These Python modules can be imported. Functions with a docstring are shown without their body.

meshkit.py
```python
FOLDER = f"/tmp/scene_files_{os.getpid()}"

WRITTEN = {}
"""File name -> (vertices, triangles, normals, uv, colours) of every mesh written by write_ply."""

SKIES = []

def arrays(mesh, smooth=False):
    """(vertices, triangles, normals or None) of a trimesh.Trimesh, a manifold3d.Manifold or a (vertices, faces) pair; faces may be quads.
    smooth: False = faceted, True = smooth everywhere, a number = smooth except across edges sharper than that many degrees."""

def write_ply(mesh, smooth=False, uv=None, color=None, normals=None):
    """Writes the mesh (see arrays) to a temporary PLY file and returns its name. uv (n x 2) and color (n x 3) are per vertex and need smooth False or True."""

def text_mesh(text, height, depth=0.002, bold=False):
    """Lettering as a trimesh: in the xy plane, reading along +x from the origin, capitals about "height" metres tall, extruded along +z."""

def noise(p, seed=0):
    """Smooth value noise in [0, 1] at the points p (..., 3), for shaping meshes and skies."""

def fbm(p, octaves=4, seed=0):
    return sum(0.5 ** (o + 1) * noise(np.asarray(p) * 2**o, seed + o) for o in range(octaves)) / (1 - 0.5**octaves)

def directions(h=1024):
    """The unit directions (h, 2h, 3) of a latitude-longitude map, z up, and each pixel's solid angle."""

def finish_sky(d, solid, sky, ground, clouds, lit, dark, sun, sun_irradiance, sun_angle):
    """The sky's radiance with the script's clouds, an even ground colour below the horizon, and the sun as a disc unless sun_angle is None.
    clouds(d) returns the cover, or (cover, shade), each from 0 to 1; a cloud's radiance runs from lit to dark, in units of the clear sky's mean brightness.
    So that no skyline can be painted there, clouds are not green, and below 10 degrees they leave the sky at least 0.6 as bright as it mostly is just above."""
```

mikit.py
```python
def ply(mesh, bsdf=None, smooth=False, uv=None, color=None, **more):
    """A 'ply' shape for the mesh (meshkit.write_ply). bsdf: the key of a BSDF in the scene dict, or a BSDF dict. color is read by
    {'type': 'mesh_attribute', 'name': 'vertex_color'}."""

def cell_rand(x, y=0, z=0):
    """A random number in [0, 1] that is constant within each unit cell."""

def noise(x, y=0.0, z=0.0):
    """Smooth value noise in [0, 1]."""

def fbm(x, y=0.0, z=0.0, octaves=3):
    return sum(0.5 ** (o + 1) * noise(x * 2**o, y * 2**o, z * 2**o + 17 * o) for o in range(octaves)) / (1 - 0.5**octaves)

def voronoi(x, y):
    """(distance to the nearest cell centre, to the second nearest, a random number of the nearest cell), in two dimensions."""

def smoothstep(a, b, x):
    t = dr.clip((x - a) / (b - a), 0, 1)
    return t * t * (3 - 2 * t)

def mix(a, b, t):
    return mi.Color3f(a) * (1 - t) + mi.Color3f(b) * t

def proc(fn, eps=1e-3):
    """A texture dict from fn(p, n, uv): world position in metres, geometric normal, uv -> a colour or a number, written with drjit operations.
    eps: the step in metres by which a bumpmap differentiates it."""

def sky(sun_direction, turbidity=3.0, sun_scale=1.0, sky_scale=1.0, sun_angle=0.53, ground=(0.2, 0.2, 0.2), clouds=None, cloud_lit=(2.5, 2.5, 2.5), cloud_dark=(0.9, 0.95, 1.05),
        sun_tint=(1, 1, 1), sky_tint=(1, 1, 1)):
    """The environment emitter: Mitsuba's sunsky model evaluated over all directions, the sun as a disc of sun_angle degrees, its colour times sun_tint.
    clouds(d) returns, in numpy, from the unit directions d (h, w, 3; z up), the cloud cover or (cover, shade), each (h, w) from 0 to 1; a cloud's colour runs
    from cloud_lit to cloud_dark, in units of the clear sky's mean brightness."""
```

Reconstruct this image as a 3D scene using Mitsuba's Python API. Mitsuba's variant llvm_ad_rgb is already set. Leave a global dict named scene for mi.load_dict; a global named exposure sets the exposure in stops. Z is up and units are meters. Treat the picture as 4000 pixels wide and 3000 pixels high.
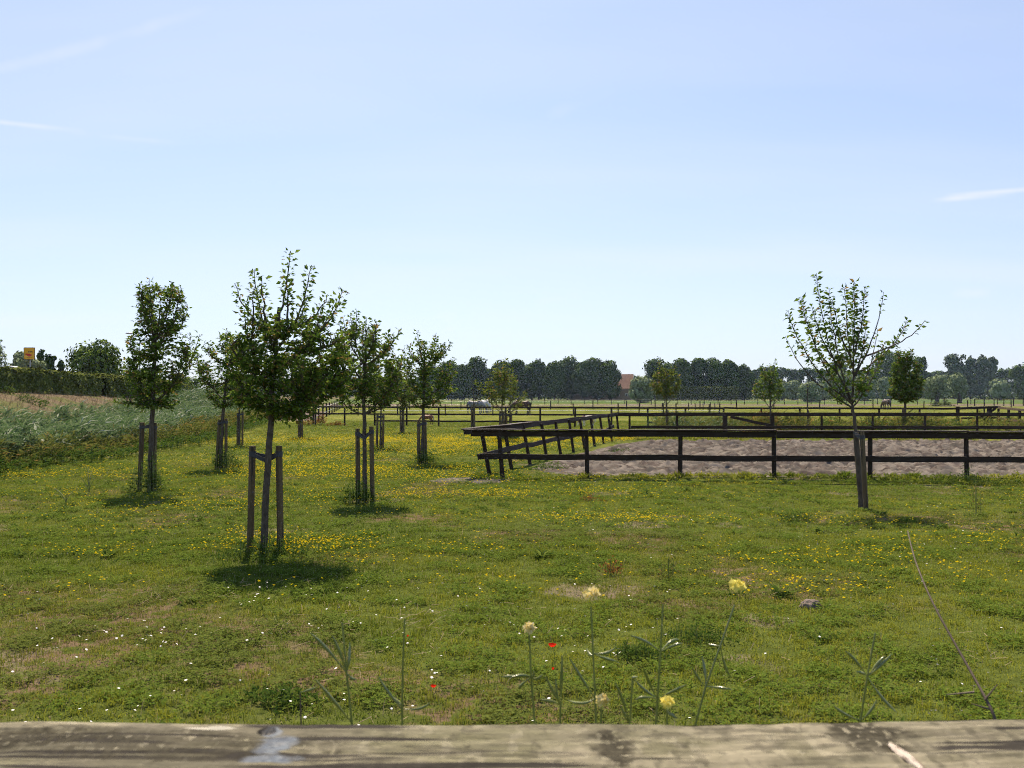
import math, random
import numpy as np
import trimesh
import manifold3d as m3
import drjit as dr
import mitsuba as mi
import mikit, meshkit
from mikit import proc, noise, fbm, smoothstep, mix, cell_rand

T = mi.ScalarTransform4f
scene, labels = {}, {}

# ------------------------------------------------------------------ camera, sky, exposure
F, CX, HZ, EYE = 3850.0, 2000.0, 1541.0, 2.0        # focal length in photo pixels, centre column, horizon row, eye height
PITCH = math.atan((HZ - 1500.0) / F)
scene['camera'] = {
    'type': 'thinlens', 'fov': math.degrees(2 * math.atan(2000.0 / F)), 'fov_axis': 'x',
    'aperture_radius': 0.0010, 'focus_distance': 13.0, 'near_clip': 0.05, 'far_clip': 4000.0,
    'to_world': T().look_at(origin=[0, 0, EYE], target=[0, math.cos(PITCH) * 10, EYE + math.sin(PITCH) * 10], up=[0, 0, 1]),
    'medium': {'type': 'ref', 'id': 'haze_air'},
}
SUN_AZ, SUN_EL = math.radians(-9.0), math.radians(57.0)
SUN = (math.sin(SUN_AZ) * math.cos(SUN_EL), math.cos(SUN_AZ) * math.cos(SUN_EL), math.sin(SUN_EL))


def sky_clouds(d):
    """Thin cirrus veil, a few contrails and small wisps; everywhere in the sky alike."""
    az = np.arctan2(d[..., 0], d[..., 1])
    el = np.arcsin(np.clip(d[..., 2], -1, 1))
    p = d / np.maximum(d[..., 2:3] + 0.12, 0.02)
    q = np.stack([p[..., 0] * 0.55 + p[..., 1] * 0.15, p[..., 1] * 1.6, p[..., 2] * 0], -1)
    veil = np.clip(meshkit.fbm(q * 1.3, 5, 3) - 0.42, 0, 1) * 0.75
    c = veil * 0.5 + .33 * np.exp(-np.maximum(el, 0) / math.radians(9)) + .05

    def trail(a0, e0, a1, e1, w, k, fade=0.0):
        a0, e0, a1, e1 = map(math.radians, (a0, e0, a1, e1))
        ux, uy = a1 - a0, e1 - e0
        n = math.hypot(ux, uy)
        t = ((az - a0) * ux + (el - e0) * uy) / n / n
        s = np.abs((az - a0) * uy - (el - e0) * ux) / n
        ww = math.radians(w)
        wob = 0.6 + 0.8 * meshkit.fbm(np.stack([az * 40, el * 40, az * 0], -1), 3, 7)
        along = np.clip(t / 0.15, 0, 1) * np.clip((1.0 - t) / (0.15 + fade), 0, 1)
        return k * np.exp(-(s / ww) ** 2) * along * wob
    c = np.maximum(c, trail(-33, 14.0, -13, 13.4, 0.15, 0.50, 0.5))
    c = np.maximum(c, trail(-34, 13.7, -13, 22.3, 0.5, 0.34, 0.2))
    c = np.maximum(c, trail(22.2, 10.25, 34, 10.75, 0.18, 0.70, 0.1))
    c = np.maximum(c, trail(-2, 14.3, 22, 23.0, 0.6, 0.16, 0.2))
    # little cumulus wisps low over the horizon
    w = meshkit.fbm(np.stack([az * 16, el * 60, az * 0 + 4], -1), 4, 11)
    c = np.maximum(c, np.clip(w - 0.58, 0, 1) * 1.6 * np.exp(-((el - math.radians(4.5)) / math.radians(3.5)) ** 2))
    return np.clip(c, 0, 0.8)


scene['sky_light'] = mikit.sky(SUN, turbidity=4.2, sun_scale=1.3, sky_tint=(.985, .975, 1.045), clouds=sky_clouds, cloud_lit=(2.0, 2.03, 2.06), cloud_dark=(1.2, 1.25, 1.35))
exposure = 2.08

# ------------------------------------------------------------------ helpers


def numbered(name, parent=None):
    base = f'{parent}__{name}' if parent else name
    used = lambda k: k in scene or k in labels or any(s.startswith(k + '__') for s in things if s == k) or k in things
    if not used(base):
        return base
    i = 1
    while used(f'{base}_{i:03d}'):
        i += 1
    return f'{base}_{i:03d}'


things = set()


def thing(name, label, cat, group=None, kind=None):
    k = numbered(name)
    things.add(k)
    labels[k] = {'label': label, 'category': cat}
    if group:
        labels[k]['group'] = group
    if kind:
        labels[k]['kind'] = kind
    return k


def put(name, mesh, bsdf, parent=None, smooth=False, uv=None, label=None, kind=None, key=None, normals=None):
    k = key or numbered(name, parent)
    things.add(k)
    if normals is None:
        scene[k] = mikit.ply(mesh, bsdf, smooth=smooth, uv=uv)
    else:
        scene[k] = {'type': 'ply', 'filename': meshkit.write_ply(mesh, False, uv, None, normals), 'face_normals': False, 'bsdf': {'type': 'ref', 'id': bsdf}}
    if label or kind:
        labels.setdefault(k, {})
        if label:
            labels[k]['label'] = label
        if kind:
            labels[k]['kind'] = kind
    return k


def structure(name, mesh, bsdf, label=None, smooth=True, uv=None):
    k = put(name, mesh, bsdf, None, smooth, uv)
    labels[k] = {'kind': 'structure'}
    if label:
        labels[k]['label'] = label
    return k


def stuff(name, mesh, bsdf, label, cat, uv=None, smooth=False, normals=None):
    k = put(name, mesh, bsdf, None, smooth, uv, normals=normals)
    labels[k] = {'label': label, 'category': cat, 'kind': 'stuff'}
    return k


class MB:
    """Collects vertices, faces and uv of many pieces into one mesh."""

    def __init__(self):
        self.v, self.f, self.u, self.nn, self.n = [], [], [], [], 0

    def add(self, v, f, u=None, nrm=None):
        v = np.asarray(v, float).reshape(-1, 3)
        f = np.asarray(f, int).reshape(-1, 3)
        self.v.append(v)
        self.f.append(f + self.n)
        self.u.append(np.zeros((len(v), 2)) + 0.5 if u is None else np.asarray(u, float))
        self.nn.append(nrm)
        self.n += len(v)

    def mesh(self):
        return np.vstack(self.v), np.vstack(self.f)

    def uv(self):
        return np.vstack(self.u)

    def normals(self):
        return np.vstack(self.nn)


def at(px, py, d):
    """The world point seen at photo pixel (px, py) at distance d along the view axis."""
    return np.array([(px - CX) / F * d, d, EYE - (py - HZ) / F * d])


def sstep(a, b, x):
    t = np.clip((np.asarray(x, float) - a) / (b - a), 0, 1)
    return t * t * (3 - 2 * t)


def tube(path, radii, sides=6, caps=True, rng=None, rough=0.0):
    path = np.asarray(path, float)
    n = len(path)
    radii = np.broadcast_to(np.asarray(radii, float), (n,))
    tan = np.gradient(path, axis=0)
    tan /= np.linalg.norm(tan, axis=1, keepdims=True) + 1e-12
    ref = np.array([1.0, 0.13, 0.07]) if abs(tan[0][0]) < 0.8 else np.array([0.1, 0.2, 1.0])
    a = np.cross(tan, ref)
    a /= np.linalg.norm(a, axis=1, keepdims=True) + 1e-12
    b = np.cross(tan, a)
    ang = np.arange(sides) * 2 * np.pi / sides
    r = radii[:, None] * np.ones(sides)
    if rng is not None and rough:
        r = r * (1 + rough * rng.normal(size=r.shape))
    v = path[:, None, :] + r[..., None] * (np.cos(ang)[None, :, None] * a[:, None, :] + np.sin(ang)[None, :, None] * b[:, None, :])
    v = v.reshape(-1, 3)
    i, j = np.meshgrid(np.arange(n - 1), np.arange(sides), indexing='ij')
    p = (i * sides + j).ravel()
    q = (i * sides + (j + 1) % sides).ravel()
    f = np.vstack([np.stack([p, q, q + sides], 1), np.stack([p, q + sides, p + sides], 1)])
    if caps:
        v = np.vstack([v, path[0], path[-1]])
        k = np.arange(sides)
        f = np.vstack([f, np.stack([k * 0 + len(v) - 2, (k + 1) % sides, k], 1),
                       np.stack([k * 0 + len(v) - 1, (n - 1) * sides + k, (n - 1) * sides + (k + 1) % sides], 1)])
    return v, f


def bezier(p0, p1, p2, n):
    t = np.linspace(0, 1, n)[:, None]
    return (1 - t) ** 2 * p0 + 2 * t * (1 - t) * p1 + t ** 2 * p2


def board(p0, p1, width, thick, up=(0, 0, 1), rng=None, segs=6, wob=0.004, bevel=0.008):
    """A sawn board from p0 to p1: width along up, slightly warped, with bevelled edges."""
    p0, p1 = np.asarray(p0, float), np.asarray(p1, float)
    t = (p1 - p0) / np.linalg.norm(p1 - p0)
    up = np.asarray(up, float)
    up = up - t * (up @ t)
    up /= np.linalg.norm(up)
    side = np.cross(t, up)
    w, h, b = width / 2, thick / 2, bevel
    prof = np.array([[-w + b, -h], [w - b, -h], [w, -h + b], [w, h - b], [w - b, h], [-w + b, h], [-w, h - b], [-w, -h + b]])
    s = np.linspace(0, 1, segs)
    path = p0 + (p1 - p0) * s[:, None]
    if rng is not None and wob:
        path = path + up * rng.normal(0, wob, (segs, 1)) + side * rng.normal(0, wob * .7, (segs, 1))
    v = (path[:, None, :] + prof[None, :, :1] * up + prof[None, :, 1:] * side).reshape(-1, 3)
    n = 8
    i, j = np.meshgrid(np.arange(segs - 1), np.arange(n), indexing='ij')
    p, q = (i * n + j).ravel(), (i * n + (j + 1) % n).ravel()
    f = np.vstack([np.stack([p, q, q + n], 1), np.stack([p, q + n, p + n], 1)])
    e = (segs - 1) * n
    caps = [[0, k + 1, k] for k in range(1, n - 1)] + [[e, e + k, e + k + 1] for k in range(1, n - 1)]
    # board cross-section order decides orientation; make it outward
    m = trimesh.Trimesh(v, np.vstack([f, caps]), process=False)
    if m.volume < 0:
        m.invert()
    return m


def leaf_cards(pos, along, nrm, length, width, rng, fold=0.25, bend=0.2):
    """Folded, pointed leaves of four triangles. All arguments (n, ...) arrays."""
    n = len(pos)
    along = along / (np.linalg.norm(along, axis=1, keepdims=True) + 1e-9)
    side = np.cross(along, nrm)
    side /= np.linalg.norm(side, axis=1, keepdims=True) + 1e-9
    up = np.cross(side, along)
    L, W = np.broadcast_to(length, n)[:, None], np.broadcast_to(width, n)[:, None]
    v = np.stack([
        pos,
        pos + along * L * .45 + side * W * .5 + up * W * fold,
        pos + along * L * .5 - up * L * .02,
        pos + along * L * .45 - side * W * .5 + up * W * fold,
        pos + along * L - up * L * bend], 1)
    f = np.array([[0, 1, 2], [0, 2, 3], [1, 4, 2], [2, 4, 3]])
    f = (np.arange(n)[:, None, None] * 5 + f).reshape(-1, 3)
    u = np.zeros((n, 5, 2))
    u[..., 0] = rng.random(n)[:, None]
    u[..., 1] = [0, .45, .5, .45, 1]
    return v.reshape(-1, 3), f, u.reshape(-1, 2)


def clump_cards(pos, nrm, size, rng):
    """Leafy sprays: irregular four-cornered facets (2 triangles), n of them."""
    n = len(pos)
    a = np.cross(nrm, rng.normal(size=(n, 3)))
    a /= np.linalg.norm(a, axis=1, keepdims=True) + 1e-9
    b = np.cross(nrm, a)
    b /= np.linalg.norm(b, axis=1, keepdims=True) + 1e-9
    s = np.broadcast_to(size, n)[:, None]
    k = rng.uniform(.35, 1.0, (4, n, 1))
    lift = nrm * s * .25
    v = np.stack([pos + a * s * k[0], pos + b * s * k[1] * .7 + lift, pos - a * s * k[2], pos - b * s * k[3] * .7 + lift], 1)
    f = (np.arange(n)[:, None, None] * 4 + np.array([[0, 1, 2], [0, 2, 3]])).reshape(-1, 3)
    u = np.zeros((n, 4, 2))
    u[..., 0] = rng.random(n)[:, None]
    u[..., 1] = .5
    return v.reshape(-1, 3), f, u.reshape(-1, 2)


# ------------------------------------------------------------------ materials


def bs(key, d):
    scene[key] = d
    return key


def leafy(key, fn, trans=0.9, rough=0.5, spec=0.5):
    return bs(key, {'type': 'principledthin', 'base_color': proc(fn), 'roughness': rough, 'diff_trans': trans, 'eta': 1.4 if spec else 1.12})


def matte(key, fn):
    return bs(key, {'type': 'twosided', 'bsdf': {'type': 'diffuse', 'reflectance': proc(fn)}})


def leaf_tone(dark, light, tip=None):
    def fn(p, n, uv):
        c = mix(dark, light, uv.x)
        if tip is not None:
            c = mix(c, tip, smoothstep(.90, .95, uv.x))
        return c
    return fn


# where the meadow is dry, lush or mown short: shared by the turf and the blades that grow on it
def meadow_tone(p):
    big = fbm(p.x * .23 + 3, p.y * .17 + 8, 0, 3)
    mid = fbm(p.x * 1.3 + 1, p.y * 1.0 + 5, 0, 3)
    dry = smoothstep(.55, .78, fbm(p.x * .55 + 31, p.y * .5 + 2, 0, 3) + .18 * smoothstep(-2.2, -4.6, p.x) * smoothstep(11.5, 8.0, p.y) - .12 * smoothstep(1.0, 3.5, p.x) * smoothstep(12, 8, p.y))
    return big, mid, dry


def grass_color(p, n, uv):
    big, mid, dry = meadow_tone(p)
    far = smoothstep(18, 60, p.y)
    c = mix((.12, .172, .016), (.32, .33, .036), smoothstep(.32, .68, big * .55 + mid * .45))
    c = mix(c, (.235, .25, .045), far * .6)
    c = mix(c, (.06, .11, .02), smoothstep(.8, .55, uv.x) * .35)
    c = mix(c, (.25, .18, .085), dry * smoothstep(.35, .95, cell_rand(uv.x * 977)) * .65)
    c = mix(c, (.36, .30, .17), smoothstep(.955, .96, uv.x) * .9)
    return c


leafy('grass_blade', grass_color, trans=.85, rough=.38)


def clover_color(p, n, uv):
    big, mid, dry = meadow_tone(p)
    c = mix((.08, .14, .018), (.185, .245, .042), uv.x)
    return mix(c, (.16, .17, .05), dry * .5)


leafy('clover_leaf', clover_color, trans=.7, rough=.3)


def turf_color(p, n, uv):
    big, mid, dry = meadow_tone(p)
    fine = fbm(p.x * 9, p.y * 9, 0, 3)
    near = mix((.045, .058, .014), (.10, .125, .03), fine)
    near = mix(near, (.13, .095, .06), dry * smoothstep(.4, .62, fine))
    near = mix(near, (.17, .14, .10), smoothstep(.72, .80, fbm(p.x * .9 + 71, p.y * .8, 0, 3)) * .7)
    f2 = fbm(p.x * 1.1, p.y * .45, 0, 4)
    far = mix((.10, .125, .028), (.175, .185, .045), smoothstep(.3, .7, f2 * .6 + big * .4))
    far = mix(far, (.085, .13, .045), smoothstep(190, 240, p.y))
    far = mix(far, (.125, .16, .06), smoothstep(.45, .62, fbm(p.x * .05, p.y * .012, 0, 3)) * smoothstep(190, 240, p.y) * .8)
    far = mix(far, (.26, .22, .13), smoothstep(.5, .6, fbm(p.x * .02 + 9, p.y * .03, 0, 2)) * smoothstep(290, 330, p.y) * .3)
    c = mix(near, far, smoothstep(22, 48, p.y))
    # the trodden strip along the ditch across the far meadow
    strip = smoothstep(164, 172, p.y + 6 * noise(p.x * .11)) * smoothstep(214, 204, p.y + 6 * noise(p.x * .09 + 4))
    c = mix(c, mix((.12, .10, .08), (.19, .155, .12), f2), strip * smoothstep(.25, .5, fbm(p.x * .2, p.y * .1, 0, 3)))
    # ploughed earth left of the far paddock fence
    edge = p.x + 14.5 + (p.y - 70) * .15 + 1.5 * (noise(p.y * .3) - .5)
    earth = smoothstep(.4, -.6, edge) * smoothstep(72, 78, p.y) * smoothstep(168, 156, p.y) * smoothstep(-30, -26, p.x + (70 - p.y) * .12)
    c = mix(c, mix((.12, .09, .075), (.22, .18, .155), f2), earth)
    # the bank: rank dead grass over green
    bank = smoothstep(.35, .9, p.z) * smoothstep(-19, -23, p.x)
    straw = mix((.10, .078, .05), (.20, .16, .105), fbm(p.x * 2.2, p.y * 2.2, p.z * 2, 4))
    straw = mix(straw, (.10, .13, .035), smoothstep(.46, .7, fbm(p.x * .9 + 9, p.y * .7, 0, 4)) * .6)
    c = mix(c, straw, bank)
    return c


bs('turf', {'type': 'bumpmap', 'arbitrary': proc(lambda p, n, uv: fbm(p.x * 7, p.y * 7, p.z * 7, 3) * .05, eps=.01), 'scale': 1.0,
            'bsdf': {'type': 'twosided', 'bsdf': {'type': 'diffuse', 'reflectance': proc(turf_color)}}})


def sand_color(p, n, uv):
    f = fbm(p.x * 3.1, p.y * 3.1, 0, 4)
    c = mix((.098, .088, .075), (.19, .17, .146), smoothstep(.25, .75, f))
    c = mix(c, (.10, .08, .07), smoothstep(.56, .70, fbm(p.x * 2.3 + 7, p.y * 2.3, 0, 3)) * .5)
    return mix(c, (.075, .06, .052), smoothstep(.57, .68, fbm(p.x * 5.5 + 3, p.y * 4.5, 0, 3)) * .7)


bs('sand', {'type': 'twosided', 'bsdf': {'type': 'diffuse', 'reflectance': proc(sand_color)}})


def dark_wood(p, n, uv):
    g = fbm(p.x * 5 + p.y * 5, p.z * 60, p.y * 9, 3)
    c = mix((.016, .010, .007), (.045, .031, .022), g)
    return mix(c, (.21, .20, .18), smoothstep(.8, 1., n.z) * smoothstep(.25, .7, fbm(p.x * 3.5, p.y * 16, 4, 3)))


bs('tarred_wood', {'type': 'principled', 'base_color': proc(dark_wood), 'roughness': .8, 'specular': .2})
bs('grey_wood', {'type': 'principled', 'base_color': proc(lambda p, n, uv: mix(mix((.085, .058, .030), (.165, .12, .066), fbm(p.x * 25, p.y * 25, p.z * 2.2, 3)), (.05, .04, .03), smoothstep(.62, .7, fbm(p.x * 40, p.y * 40, p.z * .8, 2)))), 'roughness': .8, 'specular': .25})
bs('rubber', {'type': 'principled', 'base_color': {'type': 'rgb', 'value': (.035, .035, .042)}, 'roughness': .5})
bs('bark', {'type': 'principled', 'base_color': proc(lambda p, n, uv: mix((.045, .032, .024), (.14, .115, .09), fbm(p.x * 30, p.y * 30, p.z * 14, 3))), 'roughness': .9, 'specular': .2})
bs('far_bark', {'type': 'diffuse', 'reflectance': {'type': 'rgb', 'value': (.06, .05, .04)}})
leafy('apple_leaf', leaf_tone((.046, .095, .013), (.20, .28, .042), (.27, .19, .06)), trans=.95, rough=.36)
leafy('yellow_leaf', leaf_tone((.075, .115, .018), (.20, .23, .045), (.25, .16, .06)), trans=.95, rough=.4)
leafy('weed_leaf', leaf_tone((.04, .085, .014), (.11, .16, .03)), trans=.8)
leafy('turf_weed', leaf_tone((.06, .11, .018), (.175, .225, .045)), trans=.8, rough=.35)
leafy('dry_weed', leaf_tone((.07, .10, .02), (.20, .20, .05), (.27, .17, .05)), trans=.8)
leafy('reed_leaf', leaf_tone((.065, .13, .04), (.19, .25, .125), (.46, .49, .39)), trans=.7, rough=.3)
matte('hedge_leaf', leaf_tone((.055, .075, .016), (.135, .15, .036)))
matte('wood_leaf', leaf_tone((.040, .068, .018), (.078, .120, .032)))
matte('willow_leaf', leaf_tone((.15, .195, .095), (.24, .29, .16)))
matte('poplar_leaf', leaf_tone((.075, .105, .060), (.115, .15, .09)))
leafy('rust_plant', leaf_tone((.16, .06, .02), (.34, .17, .05)), trans=.4)
bs('petal_yellow', {'type': 'principledthin', 'base_color': {'type': 'rgb', 'value': (.80, .60, .015)}, 'roughness': .3, 'diff_trans': .6})
bs('petal_lemon', {'type': 'principledthin', 'base_color': {'type': 'rgb', 'value': (.82, .74, .20)}, 'roughness': .4, 'diff_trans': .8})
bs('petal_pale', {'type': 'principledthin', 'base_color': proc(leaf_tone((.75, .62, .18), (.85, .78, .5))), 'roughness': .5, 'diff_trans': .8})
bs('petal_white', {'type': 'twosided', 'bsdf': {'type': 'diffuse', 'reflectance': {'type': 'rgb', 'value': (.78, .77, .74)}}})
bs('petal_red', {'type': 'principledthin', 'base_color': {'type': 'rgb', 'value': (.72, .03, .012)}, 'roughness': .45, 'diff_trans': .8})
bs('stem_green', {'type': 'principled', 'base_color': proc(lambda p, n, uv: mix((.12, .155, .035), (.25, .265, .085), fbm(p.x * 40, p.y * 40, p.z * 40, 2))), 'roughness': .25, 'specular': .8})
bs('stem_dry', {'type': 'principled', 'base_color': {'type': 'rgb', 'value': (.10, .068, .045)}, 'roughness': .6})
bs('hooffree_soil', {'type': 'diffuse', 'reflectance': proc(lambda p, n, uv: mix((.12, .095, .08), (.24, .20, .17), fbm(p.x * 22, p.y * 22, p.z * 22, 3)))})
bs('white_tape', {'type': 'twosided', 'bsdf': {'type': 'diffuse', 'reflectance': {'type': 'rgb', 'value': (.75, .75, .72)}}})
bs('galvanised', {'type': 'principled', 'base_color': {'type': 'rgb', 'value': (.42, .43, .44)}, 'roughness': .45, 'metallic': .4})
bs('sign_yellow', {'type': 'principled', 'base_color': {'type': 'rgb', 'value': (.74, .40, .01)}, 'roughness': .5})
bs('sign_red', {'type': 'principled', 'base_color': {'type': 'rgb', 'value': (.52, .03, .015)}, 'roughness': .5})
bs('sign_black', {'type': 'principled', 'base_color': {'type': 'rgb', 'value': (.02, .02, .02)}, 'roughness': .5})
bs('brick_wall', {'type': 'diffuse', 'reflectance': proc(lambda p, n, uv: mix((.24, .17, .115), (.32, .235, .165), cell_rand(p.x * 3, p.y * 3, p.z * 10)))})
bs('roof_tile', {'type': 'diffuse', 'reflectance': proc(lambda p, n, uv: mix((.24, .15, .11), (.31, .20, .15), cell_rand(p.x * 3.2, p.z * 3.4)))})
bs('white_paint', {'type': 'principled', 'base_color': {'type': 'rgb', 'value': (.75, .75, .74)}, 'roughness': .45})
bs('window_glass', {'type': 'principled', 'base_color': {'type': 'rgb', 'value': (.03, .035, .04)}, 'roughness': .08, 'specular': .6})


# the old plank under the camera: grey, long grain, cracks, lichen, knots and a wet sappy patch
def ell(p, cx, cy, rx, ry, soft=.35):
    q = dr.square((p.x - cx) / rx) + dr.square((p.y - cy) / ry)
    q = dr.sqrt(q) + (fbm(p.x * 70, p.y * 110, 3, 3) - .5) * 1.1
    return smoothstep(1 + soft, 1 - soft, q)


def wet_patch(p):
    return dr.maximum(ell(p, -.188, .788, .014, .024, .3), dr.maximum(ell(p, -.184, .757, .024, .009, .3), ell(p, -.197, .815, .010, .010)))


def plank_color(p, n, uv):
    grain = fbm(p.x * 16, p.y * 150, p.z * 150, 4)
    broad = fbm(p.x * 22, p.y * 16, 0, 4)
    spots = fbm(p.x * 75, p.y * 42, 2, 4)
    fleck = fbm(p.x * 200, p.y * 110, 0, 3)
    c = mix((.25, .235, .165), (.47, .43, .335), smoothstep(.25, .75, grain * .45 + broad * .25 + spots * .30))
    c = mix(c, (.22, .22, .125), smoothstep(.45, .75, fbm(p.x * 9 + 4, p.y * 12, 0, 4)) * .5)
    c = mix(c, (.58, .54, .43), smoothstep(.56, .78, fbm(p.x * 130, p.y * 55 + 9, 0, 3)) * .35)
    c = mix(c, (.10, .095, .07), smoothstep(.55, .78, fbm(p.x * 110 + 3, p.y * 60 + 5, 6, 4)) * .55)
    c = mix(c, (.11, .10, .08), smoothstep(.56, .66, fbm(p.x * 30 + 2, p.y * 190, 8, 3)) * .45)
    c = mix(c, (.17, .16, .125), smoothstep(.42, .62, fbm(p.x * 13 + 21, p.y * 22 + 3, 1, 4)) * (.25 + .45 * smoothstep(.0, -.25, p.x)))
    crack = smoothstep(.57, .64, fbm(p.x * 6 + 11, p.y * 110, 0, 3)) * smoothstep(.48, .58, fbm(p.x * 4.2 + 2, p.y * 16, 0, 2))
    c = mix(c, (.045, .04, .04), crack * .9)
    rough = dr.maximum(ell(p, -.39, .797, .085, .022), dr.maximum(ell(p, -.265, .785, .12, .03) * .75, dr.maximum(ell(p, .080, .778, .015, .04), ell(p, .288, .806, .03, .04))))
    c = mix(c, mix((.015, .013, .010), (.12, .11, .08), fleck), rough * smoothstep(.25, .45, fleck) * .97)
    wet = wet_patch(p)
    c = mix(c, mix((.13, .16, .22), (.26, .31, .39), smoothstep(.3, .7, fleck * .5 + broad * .5)), wet * .85)
    c = mix(c, (.012, .012, .012), ell(p, -.2035, .8175, .0085, .0075, .25))
    c = mix(c, (.72, .7, .62), ell(p, -.248, .824, .018, .004, .3) * .9)
    return c * mi.Color3f(.53, .525, .475)


bs('old_plank', {'type': 'bumpmap', 'arbitrary': proc(lambda p, n, uv: fbm(p.x * 20, p.y * 200, p.z * 200, 3) * .0016 + fbm(p.x * 150, p.y * 110, 0, 3) * .0016, eps=.0006), 'scale': 1.0,
                 'bsdf': {'type': 'principled', 'base_color': proc(plank_color), 'roughness': proc(lambda p, n, uv: .95 - .5 * wet_patch(p)), 'specular': .12}})

# ------------------------------------------------------------------ terrain


def xb(y):
    """Where the rough weeds along the ditch begin."""
    y = np.asarray(y, float)
    return -13.3 - np.maximum(y - 40, 0) * .17


ARENA = np.array([[.35, 27.2], [1.1, 30], [1.95, 33], [3.1, 36.5], [4.2, 40], [5.6, 42.4], [28, 42.4], [28, 22.7], [6, 23.0], [2.6, 23.6], [.75, 25.2]])


def poly_dist(x, y, poly):
    """Signed distance, positive inside."""
    x, y = np.asarray(x, float), np.asarray(y, float)
    best, inside = np.full(x.shape, 1e9), np.zeros(x.shape, bool)
    for (x0, y0), (x1, y1) in zip(poly, np.roll(poly, -1, 0)):
        ex, ey = x1 - x0, y1 - y0
        t = np.clip(((x - x0) * ex + (y - y0) * ey) / (ex * ex + ey * ey), 0, 1)
        best = np.minimum(best, np.hypot(x - x0 - t * ex, y - y0 - t * ey))
        inside ^= ((y0 > y) != (y1 > y)) & (x < ex * (y - y0) / (ey + 1e-12) + x0)
    return np.where(inside, best, -best)


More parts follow.
